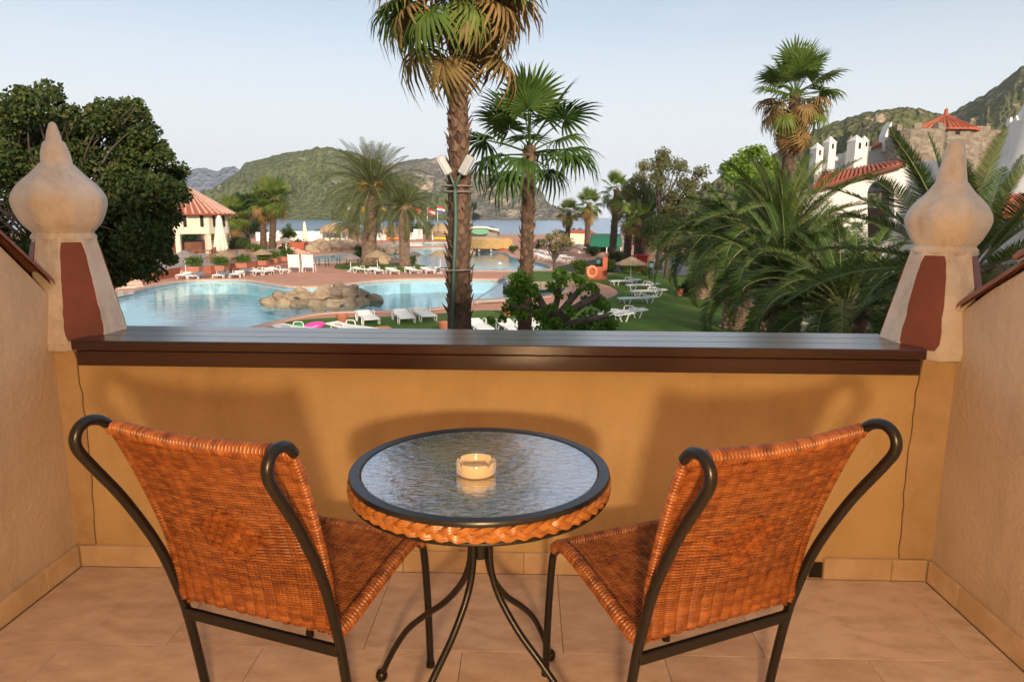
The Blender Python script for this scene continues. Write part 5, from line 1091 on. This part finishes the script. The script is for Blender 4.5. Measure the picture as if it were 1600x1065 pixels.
for a in [(985, 442, 401, 24, 'large pale straw parasol standing on the lawn among loungers', M_STRAW), (411, 427, 389, 15.5, 'straw parasol below the twin fan palms by the terrace wall', M_STRAW), (353, 433, 391, 19, 'leaning straw parasol in front of the white pavilion', M_STRAW, .25), (291, 434, 391, 18, 'grey straw parasol half hidden by the leafy tree', M_GREYC),
          (548, 424, 395.5, 16, 'grey topped parasol with white pole at the edge of the grass island', M_GREYC), (590, 424, 390.5, 20, 'straw parasol between the trunks of the pool date palms', M_STRAW), (688, 427, 390.5, 17, 'straw parasol left of the tallest palm trunk', M_STRAW), (648, 411, 393, 14, 'grey parasol beside the smaller pool date palm', M_GREYC),
          (448, 404, 371, 11, 'small grey parasol beside the red planter urn', M_GREYC), (781, 412, 396.5, 14, 'low straw parasol beyond the tallest palm by the upper pool', M_STRAW),
          (855, 396, 375, 12, 'pale parasol behind the far sun loungers', M_GREYC), (884, 396, 384, 11, 'small straw parasol below the small sea fan palm', M_STRAW), (905, 395, 381, 12, 'dark parasol between the two sea fan palms', M_GREYC), (925, 398, 386, 12, 'wide low parasol before the green awning', M_GREYC)]: parasol(*a)
def closed_parasol(x, yb, yt, label, z, wpx):
    b0 = PZ(x, yb, z); s = b0.y/FPX; H = up(x, yt, b0.y, z); t = empty('closed_parasol', b0, label=label, cat='parasol'); R_ = wpx*s
    MB().lathe([(R_*.62, H*.10), (R_, H*.20), (R_*.72, H*.55), (R_*.38, H*.93), (R_*.2, H*.98), (.02, H)], 40, rfun=lambda a, zz: 1+.16*math.cos(10*a)*min(1, (H-zz)/H*1.6)).build('folded_canopy', M_CANVAS, t, angle=70)
    MB().tube([(0, 0, 0), (0, 0, H*.3)], .05, 8).build('pole', M_PLASTIC, t); MB().lathe([(.4, 0), (.4, .08), (.1, .14)], 12).build('base', M_PLASTIC, t)
closed_parasol(346, 399, 336, 'tall cream folded parasol in front of the pavilion', GZ+.63, 9.5); closed_parasol(477, 379, 346, 'white folded parasol standing before the white sea wall', GZ, 4.2)

# planters on the terrace edge
M_POT = mat('terracotta_pot', (.40, .15, .085), (.33, .115, .065), scale=4, rough=.8)
for i, (x, y, w_) in enumerate([(305, 424, 26), (346, 422.5, 20), (380, 418, 24), (412, 414, 18), (430, 410.5, 16), (449, 407.5, 26)]):
    b0 = PZ(x, y, GZ+.626); s = b0.y/FPX; w2 = w_*s; t = empty('planter', b0, label=f'{ORD[i]} clipped green planter from the left on the red terrace wall', cat='planter', group='planters on the terrace')
    MB().box((0, 0, .17), (w2*.70, .6, .34), taper=1.1).build('pot', M_POT, t, smooth=False)
    cl = [((random.uniform(-.36, .36)*w2, random.uniform(-.25, .25), .52+random.uniform(0, .26)), .36) for _ in range(16)]; V, F = leaf_cloud(cl, 420, .12, np.random.default_rng(200+i)); V[:, 2] = np.maximum(V[:, 2], .26)
    o = bpy.data.objects.new('foliage', mesh_np('foliage', V, F, L_BUSH)); col.objects.link(o); o.parent = t; o['kind'] = 'stuff'
# dining sets on the terrace
M_DWOOD = mat('dining_wood', (.26, .11, .055), (.19, .08, .04), scale=5, rough=.7)
def dining_table(x, y, label):
    t = empty('dining_table', PZ(x, y, GZ+.626), .1, label, 'table', 'terrace dining tables'); MB().bbox((0, 0, .73), (1.5, .9, .05), .01).build('table_top', M_DWOOD, t, smooth=False)
    for sx in (-1, 1):
        for sy in (-1, 1): MB().box((sx*.65, sy*.36, .355), (.07, .07, .70)).build('leg', M_DWOOD, t, smooth=False)
def dining_chair(x, y, deg, label):
    t = empty('dining_chair', PZ(x, y, GZ+.626), rad(deg), label, 'chair', 'terrace dining chairs'); MB().bbox((0, 0, .44), (.46, .46, .04), .01).build('seat', M_DWOOD, t, smooth=False)
    bk = MB()
    for k in range(5): bk.box((-.17+.085*k, -.22, .72), (.04, .03, .50))
    bk.box((0, -.22, .98), (.46, .04, .07)); bk.build('backrest', M_DWOOD, t, smooth=False)
    for sx in (-1, 1):
        for sy in (-1, 1): MB().box((sx*.20, sy*.20, .21), (.045, .045, .42)).build('leg', M_DWOOD, t, smooth=False)
dining_table(318, 405, 'wooden dining table nearest the leafy tree on the terrace'); dining_table(381, 404, 'wooden dining table right of the tall folded parasol'); dining_table(345, 412, 'wooden dining table behind the leaning parasol')
for i, (x, y, a) in enumerate([(327, 410, 100), (333, 405, 80), (368, 410, -80), (392, 406, 90), (383, 410, 10), (361, 414, 200), (300, 409, -90)]): dining_chair(x, y, a, f'{ORD[i]} wooden dining chair of those set around the terrace tables')

# table tennis table
t = empty('table_tennis_table', G(520, 416), rad(4), 'blue table tennis table on thin legs beside the deck chairs', 'table tennis'); MB().bbox((0, 0, .76), (3.0, 1.5, .04), .01).build('table_top', mat('blue_top', (.12, .17, .24), (.10, .15, .21), rough=.5), t, smooth=False)
MB().box((0, 0, .86), (.02, 1.6, .15)).build('net', M_GREYC, t, smooth=False)
for sx in (-1.3, -.5, .5, 1.3):
    for sy in (-.6, .6): MB().tube([(sx, sy, 0), (sx, sy, .74)], .03, 6).build('leg', M_TUBE, t)

# rocks
M_ROCK = mat('pool_rock', (.36, .27, .18), (.20, .15, .105), scale=1.6, rough=.9, bump=.7, bscale=7, dist=.06, lo=.35, hi=.7, rnd=True)
def boulder_mesh(seed):
    mb = MB(); prof = [(math.sin(math.pi*(i+.25)/9.5), -math.cos(math.pi*(i+.25)/9.5)) for i in range(10)]; mb.lathe(prof, 14)
    mb.v = [tuple(Vector(v)*(1+.26*mnoise.noise(Vector(v)*1.3+Vector((seed*7, 0, 0)))+.20*mnoise.cell(Vector(v)*1.9+Vector((0, seed*5, 0)))+.08*mnoise.noise(Vector(v)*4))) for v in mb.v]
    o = mb.build('boulder', M_ROCK, angle=30); me = o.data; bpy.data.objects.remove(o); return me
BO = [boulder_mesh(i) for i in range(5)]
ri = empty('rock_island', PZ(505, 478, GZ-.1), label='low island of rounded boulders with small cascades in the near pool', cat='rocks')
rk_ = random.Random(12)
for i, (x, y, w_, h_, dz) in enumerate([(424, 474, 16, 11, 0), (446, 476, 17, 10, 0), (468, 477, 19, 10, 0), (494, 478, 20, 11, 0), (520, 477, 18, 11, 0), (543, 476, 17, 11, 0), (563, 474, 14, 10, 0), (582, 471, 18, 13, .05), (438, 474, 14, 9, .42), (457, 475, 16, 10, .46), (480, 475.5, 15, 9, .48), (500, 475.5, 16, 11, .52), (521, 474, 17, 12, .60), (544, 473.5, 15, 11, .56), (562, 472, 14, 10, .5), (510, 474, 11, 8, .95), (531, 473, 11, 8, 1.0), (552, 472.5, 10, 8, .9), (470, 474, 10, 7, .8)]):
    q = PZ(x, y, GZ-.1); s = q.y/FPX; inst('boulder', BO[i % 5], ri, Matrix.Translation(q-ri.location+Vector((0, 0, dz*.78+h_*s*.10))) @ Matrix.Rotation(rk_.uniform(-.4, .4), 4, 'Z') @ Matrix.Rotation(rk_.uniform(-.2, .2), 4, 'Y') @ Matrix.Diagonal((w_*s*1.0, w_*s*.75, h_*s*.82, 1)))
for i, (x, y, w_, h_) in enumerate([(490, 394, 12, 9), (507, 393, 13, 10), (524, 392, 13, 10), (541, 391, 12, 9), (556, 391, 11, 9), (452, 390, 10, 9), (500, 386, 14, 8), (525, 385, 14, 8), (548, 385, 13, 8), (590, 396, 10, 8), (607, 396, 9, 8), (622, 395, 9, 7), (600, 414, 11, 12), (735, 398, 9, 5)]):
    q = G(x, y); s = q.y/FPX; o = bpy.data.objects.new('boulder', BO[i % 5]); col.objects.link(o); o.location = q+Vector((0, 0, h_*s*.45)); o.scale = (w_*s, w_*s*.9, h_*s); o.rotation_euler = (0, 0, i*1.1)
    tag(o, f'{ORD[i] if i < 12 else ["thirteenth", "fourteenth"][i-12]} beige boulder of the rock bank between the upper and lower pools', 'boulder', 'boulders banking the pools')
sp_ = empty('garden_steps', G(472, 396), label='pink stepped stairs climbing between the boulders by the upper pool', cat='steps')
for k in range(7): q = G(471-1.0*k*.2, 396-1.6*k); MB().bbox((q.x, q.y, GZ+.09+.17*k), (2.0, 1.2, .17+.0), .01).build('step', M_COPING, sp_, smooth=False, world=True) if False else MB().bbox((q.x, G(471, 396).y+.55*k, GZ+.085+.15*k), (2.2, .55, .17+.0), .01).build('step', M_COPING, sp_, smooth=False, world=True)
# stone planter ring
pr_ = empty('stone_planter', G(846, 452), label='raised oval stone planter with grass behind the shorter fan palm', cat='planter')
ring = smooth_loop([G(x, y) for x, y in [(789, 443), (800, 436), (840, 432), (880, 434), (904, 440), (900, 447), (870, 451), (830, 453), (800, 452)]], 3)
M_PSTONE = mat('planter_stone', (.34, .27, .20), (.24, .19, .14), scale=1.2, rough=.9, bump=.6, bscale=6, dist=.04, rnd=True)
MB().poly(ring, GZ, GZ+.42).build('planter_core', M_PSTONE, pr_, smooth=False, world=True); MB().poly(ring, GZ+.425).build('grass_top', M_LAWN, pr_, smooth=False, world=True)
for i in range(len(ring)):
    a, b_ = ring[i], ring[(i+1) % len(ring)]; c = (a+b_)/2; d = b_-a; MB().bbox((c.x, c.y, GZ+.24), (d.length*.97, .28, .50), .03, rz=math.atan2(d.y, d.x)).build('planter_stone', M_PSTONE, pr_, smooth=False, world=True)
# red wall with life ring, red kiosk, bollard lamps
M_REDW = mat('red_wall', (.42, .105, .055), (.36, .085, .045), scale=1.2, rough=.8)
rw = empty('red_wall', G(928, 437), label='low red garden wall with raised end pillar on the lawn', cat='wall'); Y = G(928, 437).y; s = Y/FPX
a, b_ = G(914, 436), G(942, 437.5); MB().bbox(((a.x+b_.x)/2, Y, GZ+.46), (b_.x-a.x, .35, .92), .02).build('wall', M_REDW, rw, smooth=False, world=True)
MB().bbox((b_.x+.12, Y, GZ+.80), (.34, .40, 1.60), .02).build('end_pillar', M_REDW, rw, smooth=False, world=True)
p = PY(925, 424.5, Y-.22); lr_ = MB().tube([(math.cos(2*math.pi*k/20)*.30, 0, math.sin(2*math.pi*k/20)*.36) for k in range(20)], .10, 8, closed=True).build('life_ring', mat('life_ring_orange', (.75, .28, .14), (.70, .24, .11), rough=.5)); lr_.location = p; tag(lr_, 'orange life ring hanging on the red garden wall', 'life ring')
M_LGLASS = mat('lamp_glass', (.10, .22, .20), (.08, .18, .16), rough=.2)
def bollard(x, yb, yt, label):
    b0 = G(x, yb); H = up(x, yt, b0.y); t = empty('bollard_lamp', b0, label=label, cat='lamp post', group='black garden lamps'); k = H/1.5
    MB().lathe([(.17, 0), (.17, .05), (.13, .08), (.12, H*.62), (.17, H*.66)], 10).build('post', M_TUBE, t); MB().lathe([(.15, H*.66), (.20, H*.74), (.19, H*.92), (.12, H*.94)], 10).build('lantern', M_LGLASS, t); MB().lathe([(.24, H*.92), (.20, H*.96), (.04, H)], 10).build('cap', M_TUBE, t)
bollard(1016, 437, 408, 'black garden lamp beside the path, nearer the lawn'); bollard(1007, 424, 399, 'black garden lamp beside the red kiosk'); p_ = PZ(934, 430, GZ)
bollard(934, 431, 402, 'garden lamp with green lantern behind the red wall')
kx = empty('red_kiosk', G(1001, 424), label='small bright red kiosk half behind the parasol on the lawn', cat='kiosk'); q = G(1001, 424); MB().bbox((q.x, q.y, GZ+.62), (.9, .8, 1.24), .02).build('body', mat('bright_red', (.55, .03, .03), (.48, .025, .025), rough=.5), kx, smooth=False, world=True); MB().box((q.x, q.y, GZ+1.30), (1.1, 1.0, .10)).build('roof', MAT['bright_red'], kx, smooth=False, world=True)
for (x, y, r, lab) in ((1062, 463, .26, 'round terracotta pot at the far lawn edge'), (535, 507.5, .24, 'terracotta pot on the grass beside the near loungers'), (695, 521, .26, 'terracotta pot at the foot of the tallest palm'), (793, 494, .28, 'terracotta pot behind the shorter fan palm trunk')):
    o = MB().lathe([(r*.62, 0), (r*.9, r*.8), (r, r*1.25), (r*1.06, r*1.28), (r*1.06, r*1.5), (r*.9, r*1.5), (r*.8, r*1.2), (.01, r*1.2)], 16).build('plant_pot', M_POT); o.location = G(x, y); o.location.z = GZ+.05; tag(o, lab, 'pot', 'terracotta pots')
ur = empty('planter_urn', G(467, 392), label='big red planter box by the steps below the sea wall', cat='planter'); q = G(467, 392); s = q.y/FPX; MB().box((q.x, q.y, GZ+.55), (1.6, 1.4, 1.1), taper=1.25).build('pot', M_REDW, ur, smooth=False, world=True)
cl = [((random.uniform(-.7, .7), random.uniform(-.4, .4), 1.25), .35) for _ in range(10)]; V, F = leaf_cloud(cl, 120, .22, np.random.default_rng(321)); o = bpy.data.objects.new('foliage', mesh_np('foliage', V, F, L_BUSH)); col.objects.link(o); o.parent = ur; o['kind'] = 'stuff'
# pool hand rail
M_STEEL = mat('steel', (.62, .63, .65), rough=.3, metal=1.0)
hr2 = empty('pool_handrail', G(770, 474), label='slanting steel handrail at the near pool steps', cat='handrail'); a, b_ = G(744, 476), G(790, 469); mb = MB(); mb.tube(curve([a, a+Vector((0, 0, .25)), b_+Vector((-.1, 0, .95)), b_+Vector((.1, 0, .9)), b_-Vector((0, 0, .1))], 5), .03, 6); mb.build('tube', M_STEEL, hr2, world=True)
st2 = empty('pool_entry', G(750, 472), label='low grey step running along the near edge of the pool', cat='steps'); a, b_ = G(725, 473.5), G(796, 469.5); c = (a+b_)/2; d = b_-a; MB().bbox((c.x, c.y-.5, GZ+.12), (d.length, .5, .16), .02, rz=math.atan2(d.y, d.x)).build('step', M_TERR, st2, smooth=False, world=True)
# floats on the loungers
def floatie(x, y, L_, c, label, seed):
    mb = MB().lathe([(math.sin(math.pi*(i+.3)/8.6), -math.cos(math.pi*(i+.3)/8.6)) for i in range(9)], 18); mb.v = [(v[0]*L_*(1+.10*mnoise.noise(Vector(v)*1.5+Vector((seed, 0, 0)))), v[1]*L_*.55, v[2]*.17) for v in mb.v]
    o = mb.build('pool_float', mat('float_%d' % seed, c, rough=.35)); p = PY(x, y, G(x, 520).y); o.location = p; o.rotation_euler = (0, -.22, .15); tag(o, label, 'pool float', 'pool floats')
q = G(478, 520); 
floatie(489, 510, .46, (.75, .06, .32), 'pink pool float lying on a lounger above the rail', 1); floatie(463, 512.5, .32, (.06, .42, .07), 'green pool float lying on a lounger above the rail', 2); floatie(588, 518, .60, (.62, .22, .07), 'flat orange float lying on the grass above the rail', 3)

# ------------------------------------------------------------------ seafront
def box_px(name, x0, x1, yt, yb, m, label, cat, group=None, dep=.5, Y=None, part='wall'):
    Yb = Y or G((x0+x1)/2, yb).y; a, b_ = PY(x0, yb, Yb), PY(x1, yb, Yb); zt = PY((x0+x1)/2, yt, Yb).z; t = empty(name, Vector(((a.x+b_.x)/2, Yb+dep/2, GZ)), label=label, cat=cat, group=group); MB().bbox((0, 0, (zt-GZ)/2), (b_.x-a.x, dep, zt-GZ), .03).build(part, m, t, smooth=False); return t
M_SEAW = mat('sea_wall_white', (.80, .76, .71), (.74, .69, .63), scale=.4, rough=.85)
for i, (x0, x1, yt, yb, lab) in enumerate([(400, 432, 363, 377, 'white sea wall behind the twin fan palms'), (433, 503, 361, 377, 'white sea wall between the leafy bush and the first thatched shelter'), (505, 558, 364.5, 376, 'white sea wall behind the first thatched shelter'), (586, 604, 364, 375, 'short white sea wall right of the large date palm'), (622, 650, 363, 374, 'white sea wall left of the flag podium'), (705, 722, 362, 373, 'white sea wall right of the tallest palm')]): box_px('sea_wall', x0, x1, yt, yb, M_SEAW, lab, 'wall', 'white sea walls')
pd = box_px('flag_podium', 646, 660, 358, 373, M_SEAW, 'white stepped podium carrying the flagpole by the sea', 'podium'); 
def shelter(x, hw, yt, ye, yb, label, sofa):
    b0 = G(x, yb); s = b0.y/FPX; ze = up(x, ye, b0.y); zt = up(x, yt, b0.y); w_ = hw*s; t = empty('thatched_shelter', b0, label=label, cat='shelter', group='thatched shelters by the sea')
    MB().lathe([(w_*1.02, ze-.5), (w_*1.08, ze-.05), (w_*.72, ze+(zt-ze)*.55), (w_*.2, zt-.2), (.05, zt)], 20, rfun=lambda a, z: 1+.03*math.sin(9*a+z*3)).build('thatch_roof', M_STRAW, t, angle=30)
    fr = MB(); r_ = random.Random(int(x))
    for k in range(120): a = r_.uniform(0, 6.28); fr.tube([(math.cos(a)*w_*1.04, math.sin(a)*w_*1.04, ze-.1), (math.cos(a)*w_*1.07, math.sin(a)*w_*1.07, ze-.55-r_.random()*.35)], [.10, .02], 3)
    fr.build('thatch_fringe', M_STRAW, t, smooth=False)['kind'] = 'stuff'
    for sx in (-1, 1):
        for sy in (-1, 1): MB().tube([(sx*w_*.72, sy*w_*.72, 0), (sx*w_*.72, sy*w_*.72, ze)], .11, 6).build('post', M_PLASTIC, t)
    MB().bbox((0, 0, .35), (w_*1.4, 1.2, .5), .06).build('bench', sofa, t, smooth=False)
    return t
shelter(523, 21, 347, 358.5, 377, 'thatched shelter nearest the pavilion with white posts', M_CANVAS); shelter(615, 17, 350, 359, 375, 'thatched shelter with an orange bench between the date palms', mat('orange_cushion', (.60, .20, .05), rough=.7)); shelter(690, 17, 348, 360, 375, 'thatched shelter with a yellow bench left of the tallest palm', mat('yellow_cushion', (.62, .42, .04), rough=.7))
# reed roofed pool bar
b0 = G(760, 391); s = b0.y/FPX; rb_ = empty('pool_bar', b0, label='long reed roofed pool bar on white posts right of the tallest palm', cat='bar'); hw = 38*s; zt = up(760, 370, b0.y); ze = up(760, 383, b0.y)
MB().lathe([(1.04, ze), (1.0, zt-.15), (.90, zt), (.02, zt+.05)], 28).build('tmp', M_STRAW)
o = bpy.data.objects['tmp']; me = o.data; bpy.data.objects.remove(o); me.name = 'reed_roof'; o = inst('reed_roof', me, rb_, Matrix.Diagonal((hw, 3.4, 1, 1)))
fr = MB(); r_ = random.Random(5)
for k in range(420): a = 2*math.pi*k/420; fr.tube([(math.cos(a)*hw*1.045, math.sin(a)*3.4*1.045, zt-.15), (math.cos(a)*hw*1.06, math.sin(a)*3.4*1.06, ze-.15-r_.random()*.25)], [.09, .05], 3)
fr.build('reed_fringe', mat('reed_straw', (.46, .31, .13), (.34, .22, .09), scale=3, rough=.9, rnd=False), rb_, smooth=False)['kind'] = 'stuff'
for k in range(6): a = math.pi*(1.05+.9*k/5); MB().tube([(math.cos(a)*hw*.85, math.sin(a)*2.9, 0), (math.cos(a)*hw*.85, math.sin(a)*2.9, zt)], .12, 6).build('post', M_PLASTIC, rb_)
MB().bbox((0, 0, .45), (hw*1.7, 4.4, .9), .05).build('counter', M_REDW, rb_, smooth=False)
ch = empty('beach_shack', G(752, 371), label='low pale roofed beach shack with a green sign behind the reed bar', cat='hut'); q = G(752, 371); s = q.y/FPX
MB().bbox((q.x, q.y, GZ+.6), (50*s, 4, 1.2), .05).build('wall', M_GREYC, ch, smooth=False, world=True); MB().tube(curve([q+Vector((-30*s, -2.2, 1.6)), q+Vector((0, -2.2, 2.1)), q+Vector((28*s, -2.2, 1.5))], 5), [1.0]*11, 6, flat=.35).build('roof', M_SEAW, ch, world=True); MB().lathe([(1.0, -.05), (1.0, .05)], 20).build('sign', mat('green_sign', (.12, .33, .20), (.10, .28, .17), rough=.6), ch); sg = [o for o in ch.children if o.name.startswith('sign')][0]; sg.scale = (1.9, 1, .62); sg.rotation_euler = (rad(90), 0, 0); sg.scale = (1.9, .62, 1); sg.location = (0, -3.4, 1.3)
# green awning and red roof, buildings on the shore
Y = 86; aw = empty('green_awning', ground_at(946, 388, Y), label='green canvas awning booth beyond the slim fan palm', cat='awning'); M_GREEN = mat('green_canvas', (.015, .17, .085), (.012, .14, .07), rough=.7)
A, B, C, D = PY(922, 385, Y), PY(972, 385, Y), PY(972, 371, Y+3), PY(924, 371, Y+3)
MB().add([A, B, C, D, A-Vector((0, -.1, .12)), B-Vector((0, -.1, .12)), C-Vector((0, 0, .12)), D-Vector((0, 0, .12))], [(0, 1, 2, 3), (7, 6, 5, 4), (0, 4, 5, 1), (1, 5, 6, 2), (2, 6, 7, 3), (3, 7, 4, 0)]).build('canopy', M_GREEN, aw, smooth=False, world=True)
MB().box((PY(947, 390, Y+2).x, Y+3.2, GZ+1.0), (3.9, .2, 2.6)).build('back_wall', mat('dark_green_wall', (.02, .09, .06), (.015, .07, .05), rough=.8), aw, smooth=False, world=True)
for x in (924, 948, 970): p = PY(x, 386, Y); MB().tube([(p.x, Y, GZ), (p.x, Y, p.z)], .06, 6).build('post', M_PLASTIC, aw, world=True)
Y = 115; rh = empty('beach_hut', ground_at(905, 375, Y), label='beach hut with dull red roof behind the two sea fan palms', cat='hut'); MB().box((PY(907, 376, Y).x, Y, GZ+.9), (4.4, 3, 1.8)).build('wall', M_CREAM, rh, smooth=False, world=True)
MB().box((PY(907, 376, Y).x, Y, GZ+2.05), (5.0, 3.4, .5), taper=.6).build('roof', M_ROOF, rh, smooth=False, world=True)
# flags
def flag(x, yt, yb, cols, label, vertical=False, w_=11):
    b0 = G(x, yb); s = b0.y/FPX; H = up(x, yt, b0.y); t = empty('flagpole', b0, label=label, cat='flag', group='flags along the seafront'); MB().tube([(0, 0, 0), (0, 0, H)], [.09, .05], 6).build('pole', M_PLASTIC, t); n = len(cols); L_ = w_*s; hh = 8.5*s
    for i, c in enumerate(cols):
        vs = []; k = 8; nm = 'flag_%.2f_%.2f_%.2f' % c
        for j in range(k+1):
            u = j/k; wv = .28*math.sin(u*5+x); dz = -.22*L_*u
            for e in (0, 1):
                if vertical: vs.append(((i+u)/n*L_, .28*math.sin((i+u)/n*5+x), H-.15-hh*e-.22*L_*(i+u)/n))
                else: vs.append((u*L_, wv, H-.15-hh*(i+e)/n+dz))
        MB().add(vs, [(2*j, 2*j+1, 2*j+3, 2*j+2) for j in range(k)]).build('flag_stripe', mat(nm, c, rough=.7), t)
W_, R1, Ye, Pu, Bl, Bk = (.80, .79, .78), (.62, .04, .05), (.75, .42, .03), (.16, .13, .40), (.06, .10, .38), (.03, .03, .03)
flag(545, 317, 372, [W_], 'plain white flag left of the large date palm', w_=7); flag(564, 321, 372, [Ye], 'plain yellow flag behind the large date palm trunk', w_=7); flag(585, 325, 372, [R1, W_, R1], 'reddish striped flag just right of the large date palm trunk', w_=6); flag(597, 318, 368, [Pu, Ye], 'purple over yellow flag beside the large date palm'); flag(616, 319, 366, [W_, R1], 'white over red flag left of the smaller date palm trunk', w_=9)
flag(641, 320, 366, [R1], 'plain red flag right of the smaller date palm crown', w_=8); flag(650, 325, 366, [R1, Ye], 'red over yellow flag above the flag podium', w_=7); flag(668, 325, 366, [R1, W_, R1], 'red and white striped flag right of the podium', w_=12); flag(684, 321, 366, [R1, W_, Bl], 'red white and blue flag touching the tallest palm trunk', w_=12); 
po = MB().tube([(0, 0, 0), (0, 0, up(655, 338, G(655, 370).y))], .1, 6).build('bare_flagpole', M_PLASTIC); po.location = G(655, 370); tag(po, 'bare white pole standing on the flag podium', 'pole')
# sail boat far out
sb_ = empty('sailing_boat', PZ(478, 339.5, SEAZ), label='tiny white sailing boat under the green headland', cat='boat'); k = sb_.location.y/FPX
MB().box((0, 0, 1.2*k*.5), (6*k, 1.5*k, 1.4*k), taper=1.2).build('hull', M_PLASTIC, sb_, smooth=False); MB().add([(0, 0, 1.4*k), (2.4*k, 0, 1.6*k), (.1*k, 0, 6*k), (0, .3*k, 1.4*k), (2.4*k, .3*k, 1.6*k), (.1*k, .3*k, 6*k)], [(0, 1, 2), (5, 4, 3), (0, 3, 4, 1), (1, 4, 5, 2), (2, 5, 3, 0)]).build('sail', M_PLASTIC, sb_, smooth=False)

# floodlights and pipe on the tallest palm
M_FLOOD = mat('grey_lamp_housing', (.42, .41, .39), (.36, .35, .33), scale=5, rough=.45)
Yt = 12.4-.30
def flood(x0, y0, x1, y1, label):
    a, b_ = PY(x0, y0, Yt), PY(x1, y1, Yt-.05); t = empty('floodlight', a, label=label, cat='floodlight', group='floodlights on the tallest palm'); d = (b_-a); L_ = d.length; M = d.to_track_quat('Y', 'Z').to_matrix().to_4x4()
    m1 = MB().bbox((0, L_*.5, 0), (.15, L_, .13), .02); m1.v = [tuple(M @ Vector(v)) for v in m1.v]; m1.build('housing', M_FLOOD, t, smooth=False)
    m2 = MB().bbox((0, L_*.5, -.068), (.12, L_*.9, .012), .003); m2.v = [tuple(M @ Vector(v)) for v in m2.v]; m2.build('lens', M_PLASTIC, t, smooth=False)
    m3 = MB().tube([(0, 0, 0), (0, -.14, 0)], .022, 6); m3.v = [tuple(M @ Vector(v)) for v in m3.v]; m3.build('bracket', M_TUBE, t)
flood(702, 272, 686, 244, 'grey floodlight angled left on the tallest palm trunk'); flood(721, 272, 736, 244, 'grey floodlight angled right on the tallest palm trunk')
M_PIPE = mat('green_pipe', (.035, .085, .060), (.028, .07, .05), rough=.5)
pp = empty('cable_pipe', PY(709, 520, Yt), label='dark green cable pipe running up the tallest palm trunk', cat='pipe')
mb = MB(); mb.tube(curve([ground_at(706, 520, Yt), PY(707, 520, Yt-.02), PY(709, 430, Yt), PY(712, 350, Yt+.02), PY(711, 296, Yt+.02)], 6), .040, 8); mb.build('pipe', M_PIPE, pp, world=True)
mb = MB(); mb.tube(curve([PY(711, 296, Yt), PY(708, 285, Yt-.02), PY(703, 272, Yt)], 4), .022, 6); mb.tube(curve([PY(711, 296, Yt), PY(714, 285, Yt-.02), PY(720, 272, Yt)], 4), .022, 6); mb.build('cable', M_PIPE, pp, world=True)
for yy in (291, 300, 420): q = PY(711 if yy < 400 else 708, yy, Yt+.30); r = .275 if yy < 400 else .33; MB().tube([(q.x+.04+math.cos(2*math.pi*k/20)*r, Yt+.30+math.sin(2*math.pi*k/20)*r*1.08, q.z) for k in range(20)], .012, 5, closed=True).build('strap', M_GREYC, pp, world=True)

# ------------------------------------------------------------------ haze over the bay
hm = bpy.data.materials.new('haze_air'); hm.use_nodes = True; nt = hm.node_tree; nt.nodes.remove(nt.nodes['Principled BSDF'])
pvn = nt.nodes.new('ShaderNodeVolumePrincipled'); pvn.inputs['Color'].default_value = (.90, .94, .99, 1); pvn.inputs['Density'].default_value = .00010; pvn.inputs['Anisotropy'].default_value = .2
nt.links.new(pvn.outputs[0], nt.nodes['Material Output'].inputs['Volume'])
USE_HAZE = True
if USE_HAZE:
    hz = MB().box((0, 1390, 121), (6000, 2880, 256)); ho = hz.build('haze', hm, smooth=False); tag(ho, 'thin pale sea haze in the air', None, None, 'stuff')
